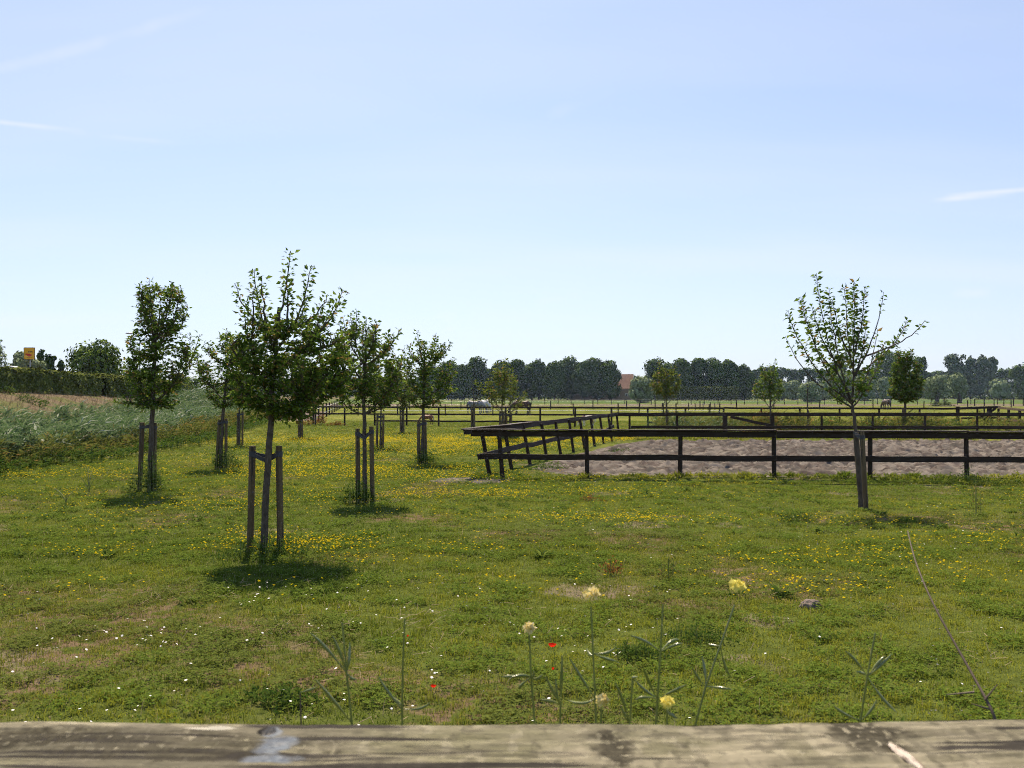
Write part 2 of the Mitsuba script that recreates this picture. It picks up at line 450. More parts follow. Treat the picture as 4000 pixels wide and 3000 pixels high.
def H(x, y):
    x, y = np.broadcast_arrays(np.asarray(x, float), np.asarray(y, float))
    s = xb(y) + 13.3
    fade = 1 - .6 * sstep(105, 190, y)
    bank = 2.2 * sstep(-21.5, -30.5, x - s * .5) * fade
    dx = x - s
    ditch = -.55 * sstep(-14.4, -16.5, dx) * (1 - sstep(-18.5, -22.0, dx)) * (1 - sstep(110, 140, y))
    near = .55 * sstep(5.0, 1.6, y)
    wide = (np.abs(y) < 200) & (np.abs(x) < 120)
    und = np.where(wide, (meshkit.fbm(np.stack([x * .35, y * .35, x * 0], -1), 3, 5) - .5) * .03, 0) * sstep(3, 6, y)
    ad = poly_dist(x, y, ARENA)
    dip = -.10 * sstep(.05, .6, ad)
    berm = .10 * np.exp(-((y - 22.75) / .42) ** 2) * sstep(.2, 2.5, x) + .07 * np.exp(-((y - 43.0) / .5) ** 2) * sstep(5, 7, x)
    return bank + ditch + near + und + dip + berm


def grid(xs, ys, zf):
    X, Y = np.meshgrid(xs, ys)
    v = np.stack([X, Y, zf(X, Y)], -1).reshape(-1, 3)
    ny, nx = X.shape
    i, j = np.meshgrid(np.arange(ny - 1), np.arange(nx - 1), indexing='ij')
    p = (i * nx + j).ravel()
    return v, np.vstack([np.stack([p, p + 1, p + nx + 1], 1), np.stack([p, p + nx + 1, p + nx], 1)])


xs = np.unique(np.concatenate([np.linspace(-1300, -120, 12), np.linspace(-120, -40, 16), np.arange(-40, 30, .55), np.linspace(30, 120, 20), np.linspace(120, 1300, 12)]))
ys = np.unique(np.concatenate([np.linspace(-300, -6, 6), np.arange(-6, 70, .5), np.arange(70, 210, 3.0), np.linspace(210, 1400, 14)]))
structure('meadow', grid(xs, ys, H), 'turf', 'flat grazed green meadow with bare patches')

r0 = np.random.default_rng(4)


def arena_z(x, y):
    d = poly_dist(x, y, ARENA)
    p = np.stack([x * 1.7, y * 1.7, x * 0], -1)
    z = (meshkit.fbm(p, 3, 8) - .45) * .16 - .16 * np.clip(meshkit.noise(p * 2.1 + 7, 3) - .55, 0, 1) + (meshkit.fbm(p * 2.3, 3, 18) - .5) * .34
    return np.where(d > 0, z * sstep(0, 1.2, d) + .03, .03) - .22 * (1 - sstep(-.55, .5, d + .5 * (meshkit.fbm(p * .6, 3, 2) - .5)))


structure('sand_arena', grid(np.arange(-.5, 28.5, .085), np.arange(22.9, 43.2, .085), arena_z), 'sand', 'trodden grey brown sand of the riding arena')
# spill of bare sand outside the arena's corner
structure('sand_patch', grid(np.arange(-2.6, .6, .08), np.arange(21.6, 24.6, .08),
          lambda x, y: H(x, y) + .035 - .10 * sstep(.55, 1.0, np.hypot((x + 1.0) / 1.45, (y - 22.9) / 1.0) + .5 * (meshkit.fbm(np.stack([x * 2, y * 2, x * 0], -1), 3, 9) - .5))
          + .03 * (meshkit.fbm(np.stack([x * 5, y * 5, x * 0], -1), 3, 1) - .5)), 'sand', 'bare sandy patch at the arena corner')

# ------------------------------------------------------------------ grass


def blades(rng, n, size, h0, h1, w, segs=2, clump=.5):
    cx = rng.uniform(-size / 2, size / 2, (max(4, n // 32), 2))
    own = rng.integers(0, len(cx), n)
    xy = np.where(rng.random((n, 1)) < clump, cx[own] + rng.normal(0, .025 * (1 + size / 3), (n, 2)), rng.uniform(-size * .54, size * .54, (n, 2)))
    base = np.concatenate([xy, np.full((n, 1), -.01)], 1)
    az = rng.uniform(0, 2 * np.pi, n)
    h = rng.uniform(h0, h1, n) * (.55 + 1.0 * rng.random(len(cx))[own] ** 1.5)
    lean = rng.uniform(.1, .9, n)
    dirv = np.stack([np.cos(az), np.sin(az), np.zeros(n)], 1)
    side = np.stack([-np.sin(az), np.cos(az), np.zeros(n)], 1) * (w * rng.uniform(.7, 1.3, n) / 2)[:, None]
    up = np.array([0, 0, 1.0])
    tip = base + up * (h * (1 - .35 * lean))[:, None] + dirv * (h * lean)[:, None]
    rnd = rng.random(n)
    if segs == 2:
        mid = base + up * (h * .6)[:, None] + dirv * (h * lean * .3)[:, None]
        v = np.stack([base - side, base + side, mid - side * .9, mid + side * .9, tip], 1)
        f = np.array([[0, 1, 3], [0, 3, 2], [2, 3, 4]])
        vv = [0, 0, .6, .6, 1]
    else:
        v = np.stack([base - side, base + side, tip], 1)
        f = np.array([[0, 1, 2]])
        vv = [0, 0, 1]
    k = v.shape[1]
    u = np.zeros((n, k, 2))
    u[..., 0] = rnd[:, None]
    u[..., 1] = vv
    return v.reshape(-1, 3), (np.arange(n)[:, None, None] * k + f).reshape(-1, 3), u.reshape(-1, 2)


def clover(rng, n, size, r):
    cx = rng.uniform(-size / 2, size / 2, (max(3, int(size * size * 5)), 2))
    own = rng.integers(0, len(cx), n)
    xy = cx[own] + rng.normal(0, .10, (n, 2))
    z = rng.uniform(.015, .06, n)
    c = np.concatenate([xy, z[:, None]], 1)
    tilt = rng.normal(0, .35, (n, 2))
    nrm = np.concatenate([tilt, np.ones((n, 1))], 1)
    nrm /= np.linalg.norm(nrm, axis=1, keepdims=True)
    a0 = rng.uniform(0, 2 * np.pi, n)
    vs, fs, us = [], [], []
    at0 = 0
    for k in range(3):
        a = a0 + k * 2.094
        d = np.stack([np.cos(a), np.sin(a), np.zeros(n)], 1)
        d -= nrm * (d * nrm).sum(1, keepdims=True)
        s = np.cross(nrm, d)
        rr = (r * rng.uniform(.7, 1.3, n))[:, None]
        v = np.stack([c, c + d * rr * .8 + s * rr * .55, c + d * rr * 1.1 - nrm * rr * .1, c + d * rr * .8 - s * rr * .55], 1)
        u = np.zeros((n, 4, 2))
        u[..., 0] = rng.random(n)[:, None]
        vs.append(v.reshape(-1, 3))
        us.append(u.reshape(-1, 2))
        fs.append((np.arange(n)[:, None, None] * 4 + np.array([[0, 1, 2], [0, 2, 3]])).reshape(-1, 3) + at0)
        at0 += n * 4
    return np.vstack(vs), np.vstack(fs), np.vstack(us)


def turf_group(key, rng, size, nb, h0, h1, w, segs, nc, cr):
    b, c = MB(), MB()
    b.add(*blades(rng, nb, size, h0, h1, w, segs, clump=.72))
    b.add(*blades(rng, nb // 60, size, h1, h1 * 1.9, w * .8, segs, 0))
    c.add(*clover(rng, nc, size, cr))
    scene[key] = {'type': 'shapegroup', 'blades': mikit.ply(b.mesh(), 'grass_blade', uv=b.uv()), 'clover': mikit.ply(c.mesh(), 'clover_leaf', uv=c.uv())}


for i in range(3):
    turf_group(f'turf_near_{i}', np.random.default_rng(20 + i), 1.5, 6800, .02, .065, .0050, 2, 1500, .015)
    turf_group(f'turf_mid_{i}', np.random.default_rng(30 + i), 2.5, 7000, .03, .075, .009, 1, 1200, .022)
    turf_group(f'turf_far_{i}', np.random.default_rng(40 + i), 5.0, 5200, .04, .10, .018, 1, 700, .035)
gr = np.random.default_rng(50)
n_grass = 0


def lay(prefix, y0, y1, step):
    global n_grass
    for y in np.arange(y0 + step / 2, y1, step):
        half = .53 * (y + step) + step
        m = int(math.ceil(half / step))
        for i in range(-m, m + 1):
            x = i * step
            pts = np.array([[x + a * step / 2, y + b * step / 2] for a in (-1, 0, 1) for b in (-1, 0, 1)])
            if (poly_dist(pts[:, 0], pts[:, 1], ARENA) > .1).sum() > (4 if step > 2.6 else 3):
                continue
            if (pts[:, 0] < xb(pts[:, 1]) - 1.5).sum() > 4 or x < -32:
                continue
            if y > 70 and x < -14.5 - (y - 70) * .15:
                continue
            z = H(pts[:, 0], pts[:, 1])
            gx = float((z[6:].mean() - z[:3].mean()) / step)
            gy = float((z[2::3].mean() - z[0::3].mean()) / step)
            n_grass += 1
            k = f'grass__{n_grass:03d}'
            scene[k] = {'type': 'instance', 'shapegroup': {'type': 'ref', 'id': f'{prefix}_{gr.integers(3)}'},
                        'to_world': T().translate([x, y, float(z.mean())]) @ T([[1, 0, 0, 0], [0, 1, 0, 0], [gx, gy, 1, 0], [0, 0, 0, 1]]) @ T().rotate([0, 0, 1], float(gr.integers(4) * 90 + (gr.uniform(-8, 8))))}


lay('turf_near', 5.0, 14.0, 1.5)
lay('turf_mid', 14.0, 29.0, 2.5)
lay('turf_far', 29.0, 74.0, 5.0)
labels['grass'] = {'label': 'short grazed grass with clover covering the meadow', 'category': 'grass', 'kind': 'stuff'}
things.add('grass')

# ------------------------------------------------------------------ small plants of the meadow


def field_points(rng, n, y0, y1, dens):
    """Random ground points in the visible wedge, kept with probability dens(x, y)."""
    out = []
    while sum(map(len, out)) < n:
        y = np.sqrt(rng.uniform(y0 * y0, y1 * y1, 60000))
        x = rng.uniform(-.55, .55, 60000) * y
        k = rng.random(60000) < dens(x, y)
        out.append(np.stack([x[k], y[k]], 1))
    return np.vstack(out)[:n]


def flowers(rng, pts, h0, h1, r, petals, cup, head, stem_r):
    fl, st = MB(), MB()
    for x, y in pts:
        z = float(H(x, y))
        h = rng.uniform(h0, h1)
        lean = rng.normal(0, .12, 2) * h
        top = np.array([x + lean[0], y + lean[1], z + h])
        s = r * rng.uniform(.75, 1.25)
        nrm = np.array([rng.normal(0, .35), rng.normal(0, .35) + .1, 1.0])
        nrm /= np.linalg.norm(nrm)
        a = np.cross(nrm, [0, 1, 0.2])
        a /= np.linalg.norm(a)
        b = np.cross(nrm, a)
        ang = np.arange(petals * 2) * np.pi / petals + rng.uniform(0, 6)
        rad = np.where(np.arange(petals * 2) % 2 == 0, s, s * .62)
        ring = top + rad[:, None] * (np.cos(ang)[:, None] * a + np.sin(ang)[:, None] * b) + nrm * s * cup
        v = np.vstack([top, ring])
        k = np.arange(petals * 2)
        if y > 20:
            v, k = v[[0, 1, 3, 5, 7, 9]], np.arange(5)
            fl.add(v, np.stack([k * 0, k + 1, (k + 1) % 5 + 1], 1))
        else:
            fl.add(v, np.stack([k * 0, k + 1, (k + 1) % (petals * 2) + 1], 1))
        if stem_r and y < 24:
            w = np.array([stem_r, 0, 0])
            g = np.array([x, y, z])
            st.add([g - w, g + w, top], [[0, 1, 2]], [[.4, 0], [.4, 0], [.4, 1]])
    return fl, st


r1 = np.random.default_rng(77)
CL = [(at(1975, 1725, 42), 9, 3.6, 1.0), (at(1800, 1745, 38), 4, 3, .7), (at(1560, 1780, 32), 3.5, 3, .55), (at(1430, 1850, 25), 3.0, 2.4, .6), (at(1230, 1800, 30), 3, 3, .45),
      (at(1080, 2130, 12.9), .75, .55, 1.3), (at(1180, 2140, 12.8), .7, .4, .8), (at(1900, 1945, 19.2), 3.2, .9, .55), (at(2330, 2040, 15.5), 1.3, .45, .9), (at(2600, 2060, 15.0), 1.2, .5, .5),
      (at(3420, 2200, 11.7), 2.2, .9, .34), (at(3230, 2330, 9.8), .9, .45, .34), (at(3800, 2140, 12.9), 1.4, .6, .5), (at(3850, 2260, 10.7), .9, .7, .4), (at(3300, 2050, 15.2), 1.0, .5, .5),
      (at(2880, 2280, 10.4), 1.0, .3, .3), (at(850, 2100, 13.8), 1.3, .4, .35), (at(1560, 2165, 12.3), 1.6, .35, .4), (at(1350, 2210, 11.5), .8, .4, .35), (at(500, 2170, 12.2), 1.2, .4, .3),
      (at(760, 1990, 17.2), 2.4, 1.2, .35), (at(1000, 1830, 26), 3, 2.4, .4), (at(430, 1860, 24), 3, 1.5, .3), (at(1830, 1870, 23), 2.0, .7, .4)]


def butter(x, y):
    d = np.zeros_like(x)
    for c, rx, ry, k in CL:
        d = np.maximum(d, k * np.exp(-((x - c[0]) / rx) ** 2 - ((y - c[1]) / ry) ** 2))
    p = np.stack([x * .9, y * .7, x * 0], -1)
    d = d * np.clip(2.6 * (meshkit.fbm(p * 1.6, 3, 21) - .3), 0, 1.2) + .055 * np.clip((meshkit.fbm(p * .6, 3, 4) - .45) * 6, 0, 1) * (x > xb(y) + .5)
    return d * (poly_dist(x, y, ARENA) < -.2) * (1 - .985 * (y < 9.2))


ring = r1.normal(0, 1, (420, 2)) * [.62, .42] + [-2.78, 12.75]
fl, st = flowers(r1, np.vstack([ring, r1.normal(0, 1, (260, 2)) * [.9, .3] + at(2330, 2045, 15.3)[:2], r1.normal(0, 1, (200, 2)) * [.8, .25] + at(1920, 1945, 19.2)[:2], field_points(r1, 26000, 8.2, 56, butter)]), .06, .15, .0145, 5, .35, None, .0012)
stuff('buttercups', fl.mesh(), 'petal_yellow', 'yellow buttercup flowers scattered in drifts over the meadow', 'flowers')
stuff('buttercup_stems', st.mesh(), 'stem_green', 'thin green stems of the buttercups', 'stems')


def daisy(x, y):
    p = np.stack([x * 1.5, y * 1.5, x * 0], -1)
    near = (y < 10) * np.clip((meshkit.fbm(p, 3, 31) - .44) * 5, 0, 1) * (.12 + .5 * (x < 1.6))
    mid = (y >= 10) * (y < 22) * .035 * np.clip((meshkit.fbm(p * .5, 3, 37) - .5) * 8, 0, 1) * (x > 0)
    return near * .5 + mid


fl, st = flowers(r1, field_points(r1, 400, 5.6, 22, daisy), .05, .11, .0105, 7, -.06, None, .001)
stuff('daisies', fl.mesh(), 'petal_white', 'small white daisies dotted in the near grass', 'flowers')
# clover heads: paler, rounder, lower
fl, st = flowers(r1, field_points(r1, 1500, 6, 26, lambda x, y: .4 * np.clip((meshkit.fbm(np.stack([x * .8, y * .7, x * 0], -1), 3, 61) - .47) * 6, 0, 1) * (poly_dist(x, y, ARENA) < -.2)), .03, .06, .0085, 5, .6, None, 0)
bs('clover_head', {'type': 'twosided', 'bsdf': {'type': 'diffuse', 'reflectance': {'type': 'rgb', 'value': (.42, .40, .36)}}})
stuff('clover_heads', fl.mesh(), 'clover_head', 'faded whitish clover heads low in the turf', 'flowers')

# straw and dead stalks lying in the foreground turf
sm = MB()
for x, y in field_points(r1, 420, 5.6, 10.5, lambda x, y: np.clip((meshkit.fbm(np.stack([x * .8, y * .8, x * 0], -1), 3, 71) - .47) * 5, 0, 1) * (.3 + .7 * (x < -.6))):
    a, L = r1.uniform(0, 6.28), r1.uniform(.04, .15)
    z = float(H(x, y)) + r1.uniform(.015, .05)
    p0 = np.array([x, y, z])
    p1 = p0 + [math.cos(a) * L, math.sin(a) * L, r1.uniform(-.01, .05)]
    w = np.array([-math.sin(a), math.cos(a), .6]) * .0016
    sm.add([p0 - w, p0 + w, p1 + w, p1 - w], [[0, 1, 2], [0, 2, 3]])
bs('straw', {'type': 'twosided', 'bsdf': {'type': 'diffuse', 'reflectance': {'type': 'rgb', 'value': (.30, .24, .15)}}})
stuff('straw', sm.mesh(), 'straw', 'dead straw lying in the foreground turf', 'straw')

# darker tufts and rosettes that break the turf's surface
tm = MB()
for x, y in field_points(r1, 1300, 5.6, 40, lambda x, y: .5 * np.clip((meshkit.fbm(np.stack([x * .4, y * .4, x * 0], -1), 3, 81) - .45) * 5, 0, 1) * (poly_dist(x, y, ARENA) < -.1) * (x > xb(y))):
    n = int(r1.integers(10, 26))
    az = r1.uniform(0, 6.28, n)
    h = r1.uniform(.03, .11) * (1.6 if r1.random() < .06 else 1)
    d = np.stack([np.cos(az), np.sin(az), r1.uniform(.3, 1.6, n)], 1)
    pos = np.array([x, y, float(H(x, y))]) + np.stack([r1.normal(0, .04, n), r1.normal(0, .04, n), np.zeros(n)], 1)
    tm.add(*leaf_cards(pos, d, np.tile([0, 0, 1.0], (n, 1)) + r1.normal(0, .2, (n, 3)), h * r1.uniform(.7, 1.3, n), h * .26, r1))
stuff('weed_tufts', tm.mesh(), 'turf_weed', 'dark leafy tufts of broad weeds standing in the grass', 'weeds', uv=tm.uv())

bt = MB()
for i in range(430):
    x = r1.uniform(-.8, 13.5)
    y = 23.05 - .06 * x + r1.normal(0, .28)
    n = int(r1.integers(10, 22))
    az = r1.uniform(0, 6.28, n)
    h = r1.uniform(.05, .13) * (1.5 if r1.random() < .15 else 1)
    d = np.stack([np.cos(az), np.sin(az), r1.uniform(.5, 2.2, n)], 1)
    pos = np.array([x, y, float(H(x, y))]) + np.stack([r1.normal(0, .06, n), r1.normal(0, .06, n), np.zeros(n)], 1)
    bt.add(*leaf_cards(pos, d, np.tile([0, 0, 1.0], (n, 1)) + r1.normal(0, .3, (n, 3)), h * r1.uniform(.7, 1.3, n), h * .22, r1))
for i in range(420):
    x = r1.uniform(5.5, 24)
    y = 43.1 + r1.normal(0, .5)
    n = int(r1.integers(8, 16))
    az = r1.uniform(0, 6.28, n)
    h = r1.uniform(.08, .22)
    d = np.stack([np.cos(az), np.sin(az), r1.uniform(.5, 2.2, n)], 1)
    pos = np.array([x, y, float(H(x, y))]) + np.stack([r1.normal(0, .1, n), r1.normal(0, .1, n), np.zeros(n)], 1)
    bt.add(*leaf_cards(pos, d, np.tile([0, 0, 1.0], (n, 1)) + r1.normal(0, .3, (n, 3)), h * r1.uniform(.7, 1.3, n), h * .25, r1))
stuff('verge_grass', bt.mesh(), 'grass_blade', 'longer uneven grass left standing along the arena fences', 'grass', uv=bt.uv())

# ------------------------------------------------------------------ ditch vegetation, bank


def reed_mesh(rng, pts, h0, h1, leaves, lw, bias):
    mb = MB()
    n = len(pts)
    z = H(pts[:, 0], pts[:, 1])
    h = h0 + (h1 - h0) * np.clip(rng.random(n) * .55 + 1.6 * (meshkit.fbm(np.column_stack([pts * .45, z * 0]), 3, 44) - .28), 0, 1)
    lean = np.stack([rng.normal(bias, .10, n), rng.normal(0, .08, n)], 1) * h[:, None]
    base = np.column_stack([pts, z])
    top = base + np.column_stack([lean, h])
    side = np.tile([[.006, 0, 0]], (n, 1))
    v = np.stack([base - side, base + side, top], 1).reshape(-1, 3)
    u = np.tile([[.3, 0]], (3 * n, 1))
    mb.add(v, np.arange(3 * n).reshape(-1, 3), u)
    for k in range(leaves):
        t = rng.uniform(.35, 1.0, n)[:, None]
        p = base + (top - base) * t
        az = rng.normal(0, 1.3, n)
        L = rng.uniform(.3, .65, n) * np.clip(h / 1.0, .35, 1.1)
        d = np.stack([np.cos(az), np.sin(az), rng.uniform(.3, 1.5, n)], 1)
        d /= np.linalg.norm(d, axis=1, keepdims=True)
        mb.add(*leaf_cards(p, d, np.tile([0, 0, 1.0], (n, 1)) + rng.normal(0, .3, (n, 3)), L, lw * rng.uniform(.7, 1.3, n), rng, .1, .45))
    return mb


r2 = np.random.default_rng(90)


def strip_points(n, y0, y1, a, b, dens=None):
    y = y0 + (y1 - y0) * r2.random(n) ** 1.3
    x = xb(y) + r2.uniform(a, b, n)
    k = meshkit.fbm(np.stack([x * .5, y * .35, x * 0], -1), 3, 17) > .36
    return np.stack([x, y], 1)[k]


mb = reed_mesh(r2, strip_points(12000, 19, 112, -8.8, -1.0), .5, 1.3, 6, .065, .10)
stuff('reeds', mb.mesh(), 'reed_leaf', 'dense blue green reeds filling the ditch along the left side', 'reeds', uv=mb.uv())
mb = reed_mesh(r2, strip_points(4200, 20, 100, -2.6, .3), .15, .85, 6, .05, .0)
stuff('ditch_weeds', mb.mesh(), 'dry_weed', 'rough yellowish weeds edging the reeds beside the meadow', 'weeds', uv=mb.uv())
mb = reed_mesh(r2, strip_points(4600, 19, 100, -2.0, 1.3), .05, .42, 5, .055, .0)
stuff('ditch_edge_herbs', mb.mesh(), 'weed_leaf', 'low green herbs along the edge of the ditch weeds', 'weeds', uv=mb.uv())
# dry tall grass on the bank
n = 15000
y = 22 + 120 * r2.random(n) ** 1.2
x = -21.0 + (xb(y) + 13.3) * .6 - r2.uniform(0, 10.5, n)
pts = np.stack([x, y], 1)
bb = MB()
z = H(x, y)
h = r2.uniform(.12, .42, n)
v = np.stack([np.column_stack([x - .012, y, z]), np.column_stack([x + .012, y, z]), np.column_stack([x + r2.normal(.08, .1, n), y + r2.normal(0, .06, n), z + h])], 1).reshape(-1, 3)
u = np.repeat(np.column_stack([r2.random(n), r2.random(n)]), 3, 0)
bb.add(v, np.arange(3 * n).reshape(-1, 3), u)
leafy('bank_straw', leaf_tone((.11, .085, .045), (.24, .195, .12)), trans=.4)
stuff('bank_grass', bb.mesh(), 'bank_straw', 'dry reddish brown grass on the bank below the hedge', 'grass', uv=bb.uv())


def soft(d, rng, k=.22):
    """Leaf normals that follow the clump's rounding, a little ruffled."""
    n = d + rng.normal(0, k, d.shape) + [0, 0, .12]
    return n / np.linalg.norm(n, axis=1, keepdims=True)


def spray_bush(rng, c, rx, ry, rz, n, size, lift=0.0, jit=.32):
    """Leaf sprays through an ellipsoid's outer volume with lumps."""
    d = rng.normal(size=(n, 3))
    d /= np.linalg.norm(d, axis=1, keepdims=True)
    lump = .58 + .8 * meshkit.fbm(d * 2.4 + np.asarray(c) * .37, 3, 3)
    rr = rng.uniform(.35, 1, n) ** .45 * lump
    p = np.asarray(c) + d * rr[:, None] * [rx, ry, rz]
    k = p[:, 2] > lift
    p, d = p[k], d[k]
    nrm = d + rng.normal(0, jit, d.shape)
    nrm /= np.linalg.norm(nrm, axis=1, keepdims=True)
    return (*clump_cards(p, nrm, size * rng.uniform(.5, 1.2, len(p)), rng), np.repeat(soft(d, rng), 4, 0))


def on_ground(px, py):
    """The ground point seen at a photo pixel (ray marched over the terrain)."""
    for d in np.arange(6, 300, .25):
        p = at(px, py, d)
        if p[2] < H(p[0], p[1]):
            return p
    return p


for i, (px, py) in enumerate([(30, 1540), (100, 1568), (155, 1588), (470, 1570)]):
    c = on_ground(px, py)
    c[2] = float(H(c[0], c[1])) + .15
    k = thing('bank_weed', ['green weed high on the brown bank by the hedge foot', 'green weed midway up the brown bank', 'green weed low on the brown bank above the reeds', 'leafy green weed on the bank left of the slender young tree'][i], 'weed')
    mb = MB()
    mb.add(*spray_bush(r2, c, .55, .5, .35, 170, .09, lift=c[2] - .3))
    put('foliage', mb.mesh(), 'weed_leaf', k, uv=mb.uv())
    m_ = MB(); m_.add(*tube([c - [0, 0, .3], c], [.02, .01], 5)); put('stem', m_.mesh(), 'stem_green', k)

# ------------------------------------------------------------------ hedge and what stands behind it
r3 = np.random.default_rng(101)


def hedge(y0, y1, label):
    k = thing('hedge', label, 'hedge')
    n = int((y1 - y0) * 1300)
    yy = r3.uniform(y0, y1, n)
    face = r3.random(n)
    zt = 1.30 + .12 * meshkit.fbm(np.stack([yy * .4, yy * 0, yy * 0], -1), 3, 2)
    xx = np.where(face < .55, -31.5, np.where(face < .9, r3.uniform(-33.2, -31.5, n), -33.2))
    zz = np.where((face >= .55) & (face < .9), zt, r3.uniform(0, 1, n) * zt)
    lump = meshkit.fbm(np.stack([yy * .9, zz * 1.3, yy * 0], -1), 3, 5) - .5
    xx = xx + np.where(face < .55, lump * .8, 0) + r3.normal(0, .09, n)
    zz = zz + r3.normal(0, .06, n)
    base = H(xx, yy)
    flat_n = np.where((face < .55)[:, None], [.85, -.45, .15], np.where((face < .9)[:, None], [0, 0, 1.0], [-1.0, 0, .2]))
    nrm = flat_n + r3.normal(0, .4, (n, 3))
    nrm /= np.linalg.norm(nrm, axis=1, keepdims=True)
    mb = MB()
    mb.add(*clump_cards(np.stack([xx, yy, base + zz], 1), nrm, .22 * r3.uniform(.5, 1.2, n), r3), np.repeat(soft(flat_n, r3, .35), 4, 0))
    put('foliage', mb.mesh(), 'hedge_leaf', k, uv=mb.uv(), normals=mb.normals())
    st = MB()
    for y in np.arange(y0 + .3, y1, .8):
        x = -32.3 + r3.normal(0, .15)
        z = float(H(x, y))
        st.add(*tube([[x, y, z - .1], [x + r3.normal(0, .08), y + r3.normal(0, .1), z + 1.15]], [.05, .03], 5))
    put('stems', st.mesh(), 'far_bark', k, kind='stuff')


hedge(38, 75.3, 'long clipped hedge on top of the bank at the left edge')
hedge(76.3, 97, 'shorter clipped hedge beyond the narrow gap in the long one')


def woody(key, kind_label, cat, base, trunk_h, trunk_r, lobes, leaf, size, n, rng, group=None, branches=6, name='tree'):
    """A grown tree: tapered trunk with limbs to the lobes, a crown of leafy sprays. lobes: (dx, dy, z, rx, ry, rz)."""
    k = thing(name, kind_label, cat, group)
    bx, by, bz = base
    t = MB()
    top = np.array([bx, by, bz + trunk_h])
    t.add(*tube(bezier(np.array([bx, by, bz - .2]), np.array([bx + rng.normal(0, .2), by, bz + trunk_h * .5]), top, 6), np.linspace(trunk_r * 1.25, trunk_r * .7, 6), 7))
    for (dx, dy, z, rx, ry, rz) in lobes:
        c = np.array([bx + dx, by + dy, bz + z])
        t.add(*tube(bezier(top - [0, 0, trunk_h * .25], (top + c) / 2 + [0, 0, .1 * rz], c, 5), np.linspace(trunk_r * .55, trunk_r * .12, 5), 5))
    put('trunk', t.mesh(), 'far_bark', k)
    mb = MB()
    vol = np.array([l[3] * l[4] * l[5] for l in lobes]) ** .67
    for l, share in zip(lobes, vol / vol.sum()):
        c = np.array([bx + l[0], by + l[1], bz + l[2]])
        mb.add(*spray_bush(rng, c, l[3], l[4], l[5], int(n * share), size, lift=bz + .1))
    put('crown', mb.mesh(), leaf, k, uv=mb.uv(), normals=mb.normals())
    return k


def crown_lobes(rng, w, z0, z1, n, depth=None, top=.6):
    """n overlapping lobes within a crown w wide between z0 and z1, rounded at the top."""
    out = []
    depth = depth or w
    for i in range(n):
        t = (i + .5) / n
        z = z0 + (z1 - z0) * (t * .8 + .1)
        half = w / 2 * math.sqrt(max(.12, 1 - (abs(t - .42) / .72) ** 2 * top))
        r = rng.uniform(.28, .42) * w
        a = rng.uniform(0, 6.28) + i * 2.4
        out.append((math.cos(a) * max(half - r * .8, 0) * .95, math.sin(a) * max(half - r * .8, 0) * depth / w, z, r, r * depth / w, min(r * .9, (z1 - z0) * .3)))
    out.append((0, 0, z1 - (z1 - z0) * .2, w * .3, w * .3, (z1 - z0) * .2))
    for i in range(4):
        a, q = rng.uniform(0, 6.28), rng.uniform(.12, .42) * w
        r = rng.uniform(.10, .17) * w
        out.append((math.cos(a) * q, math.sin(a) * q * depth / w, z0 + (z1 - z0) * rng.uniform(.72, 1.0) - (z1 - z0) * .5 * (q / w) ** 2, r, r, r * rng.uniform(.8, 1.3)))
    return out


def tree_at(px_l, px_r, py_top, py_base, d, label, leaf, name='tree', cat='tree', trunk=.3, group=None, n=1600, size=None, lobes=8, clear=.18, z_base=None, rng=r3, top=.6):
    """A tree whose crown spans the given columns and whose top and foot stand at the given rows, d metres away."""
    w = (px_r - px_l) / F * d
    p0 = at((px_l + px_r) / 2, py_base, d)
    z0 = p0[2] if z_base is None else z_base
    h = at(0, py_top, d)[2] - z0
    s = size or max(.16, d * .0014)
    return woody(None, label, cat, (p0[0], d, z0), h * max(clear, .12) * 1.6, trunk, crown_lobes(rng, w, h * clear, h, lobes, top=top), leaf, s, n, rng, group, name=name)


G_B = 'trees and bushes behind the hedge'
tree_at(-130, 24, 1330, 1530, 92, 'tall grey green tree cut by the left edge of the view', 'willow_leaf', n=2600, size=.24, group=G_B, z_base=1.5, clear=.1)
tree_at(38, 112, 1372, 1530, 88, 'grey green willow bush left behind the yellow sign', 'willow_leaf', name='willow_bush', cat='bush', n=2600, size=.24, group=G_B, z_base=1.5, clear=.08)
tree_at(60, 180, 1400, 1530, 84, 'pale silvery willow bush below the yellow sign', 'willow_leaf', name='willow_bush', cat='bush', n=2600, size=.24, group=G_B, z_base=1.5, clear=.08)
tree_at(138, 180, 1366, 1530, 95, 'thin loose tree just right of the yellow sign', 'wood_leaf', n=900, size=.24, group=G_B, z_base=1.5, lobes=6)
tree_at(168, 218, 1382, 1530, 98, 'small open tree between the sign and the big bushy tree', 'wood_leaf', n=900, size=.24, group=G_B, z_base=1.5, lobes=6)
tree_at(222, 254, 1404, 1530, 100, 'little conical dark tree left of the big bushy tree', 'wood_leaf', n=900, size=.24, group=G_B, z_base=1.5, lobes=5, top=.95)
matte('sunny_leaf', leaf_tone((.07, .11, .02), (.14, .19, .04)))
tree_at(255, 480, 1360, 1530, 95, 'big bushy green tree rising behind the hedge', 'sunny_leaf', n=5200, size=.30, group=G_B, z_base=1.5, lobes=13, clear=.06)
tree_at(455, 640, 1450, 1530, 110, 'low green bush behind the slender young tree', 'sunny_leaf', name='bush', cat='bush', n=2200, size=.32, group=G_B, z_base=1.0, clear=.05)
tree_at(640, 800, 1480, 1535, 140, 'low green bush seen between the young trees at left', 'sunny_leaf', name='bush', cat='bush', n=2200, size=.32, group=G_B, z_base=.6, clear=.05)
tree_at(800, 990, 1488, 1538, 170, 'low wide bush behind the nearest young tree', 'sunny_leaf', name='bush', cat='bush', n=2200, size=.32, group=G_B, z_base=.4, clear=.05)
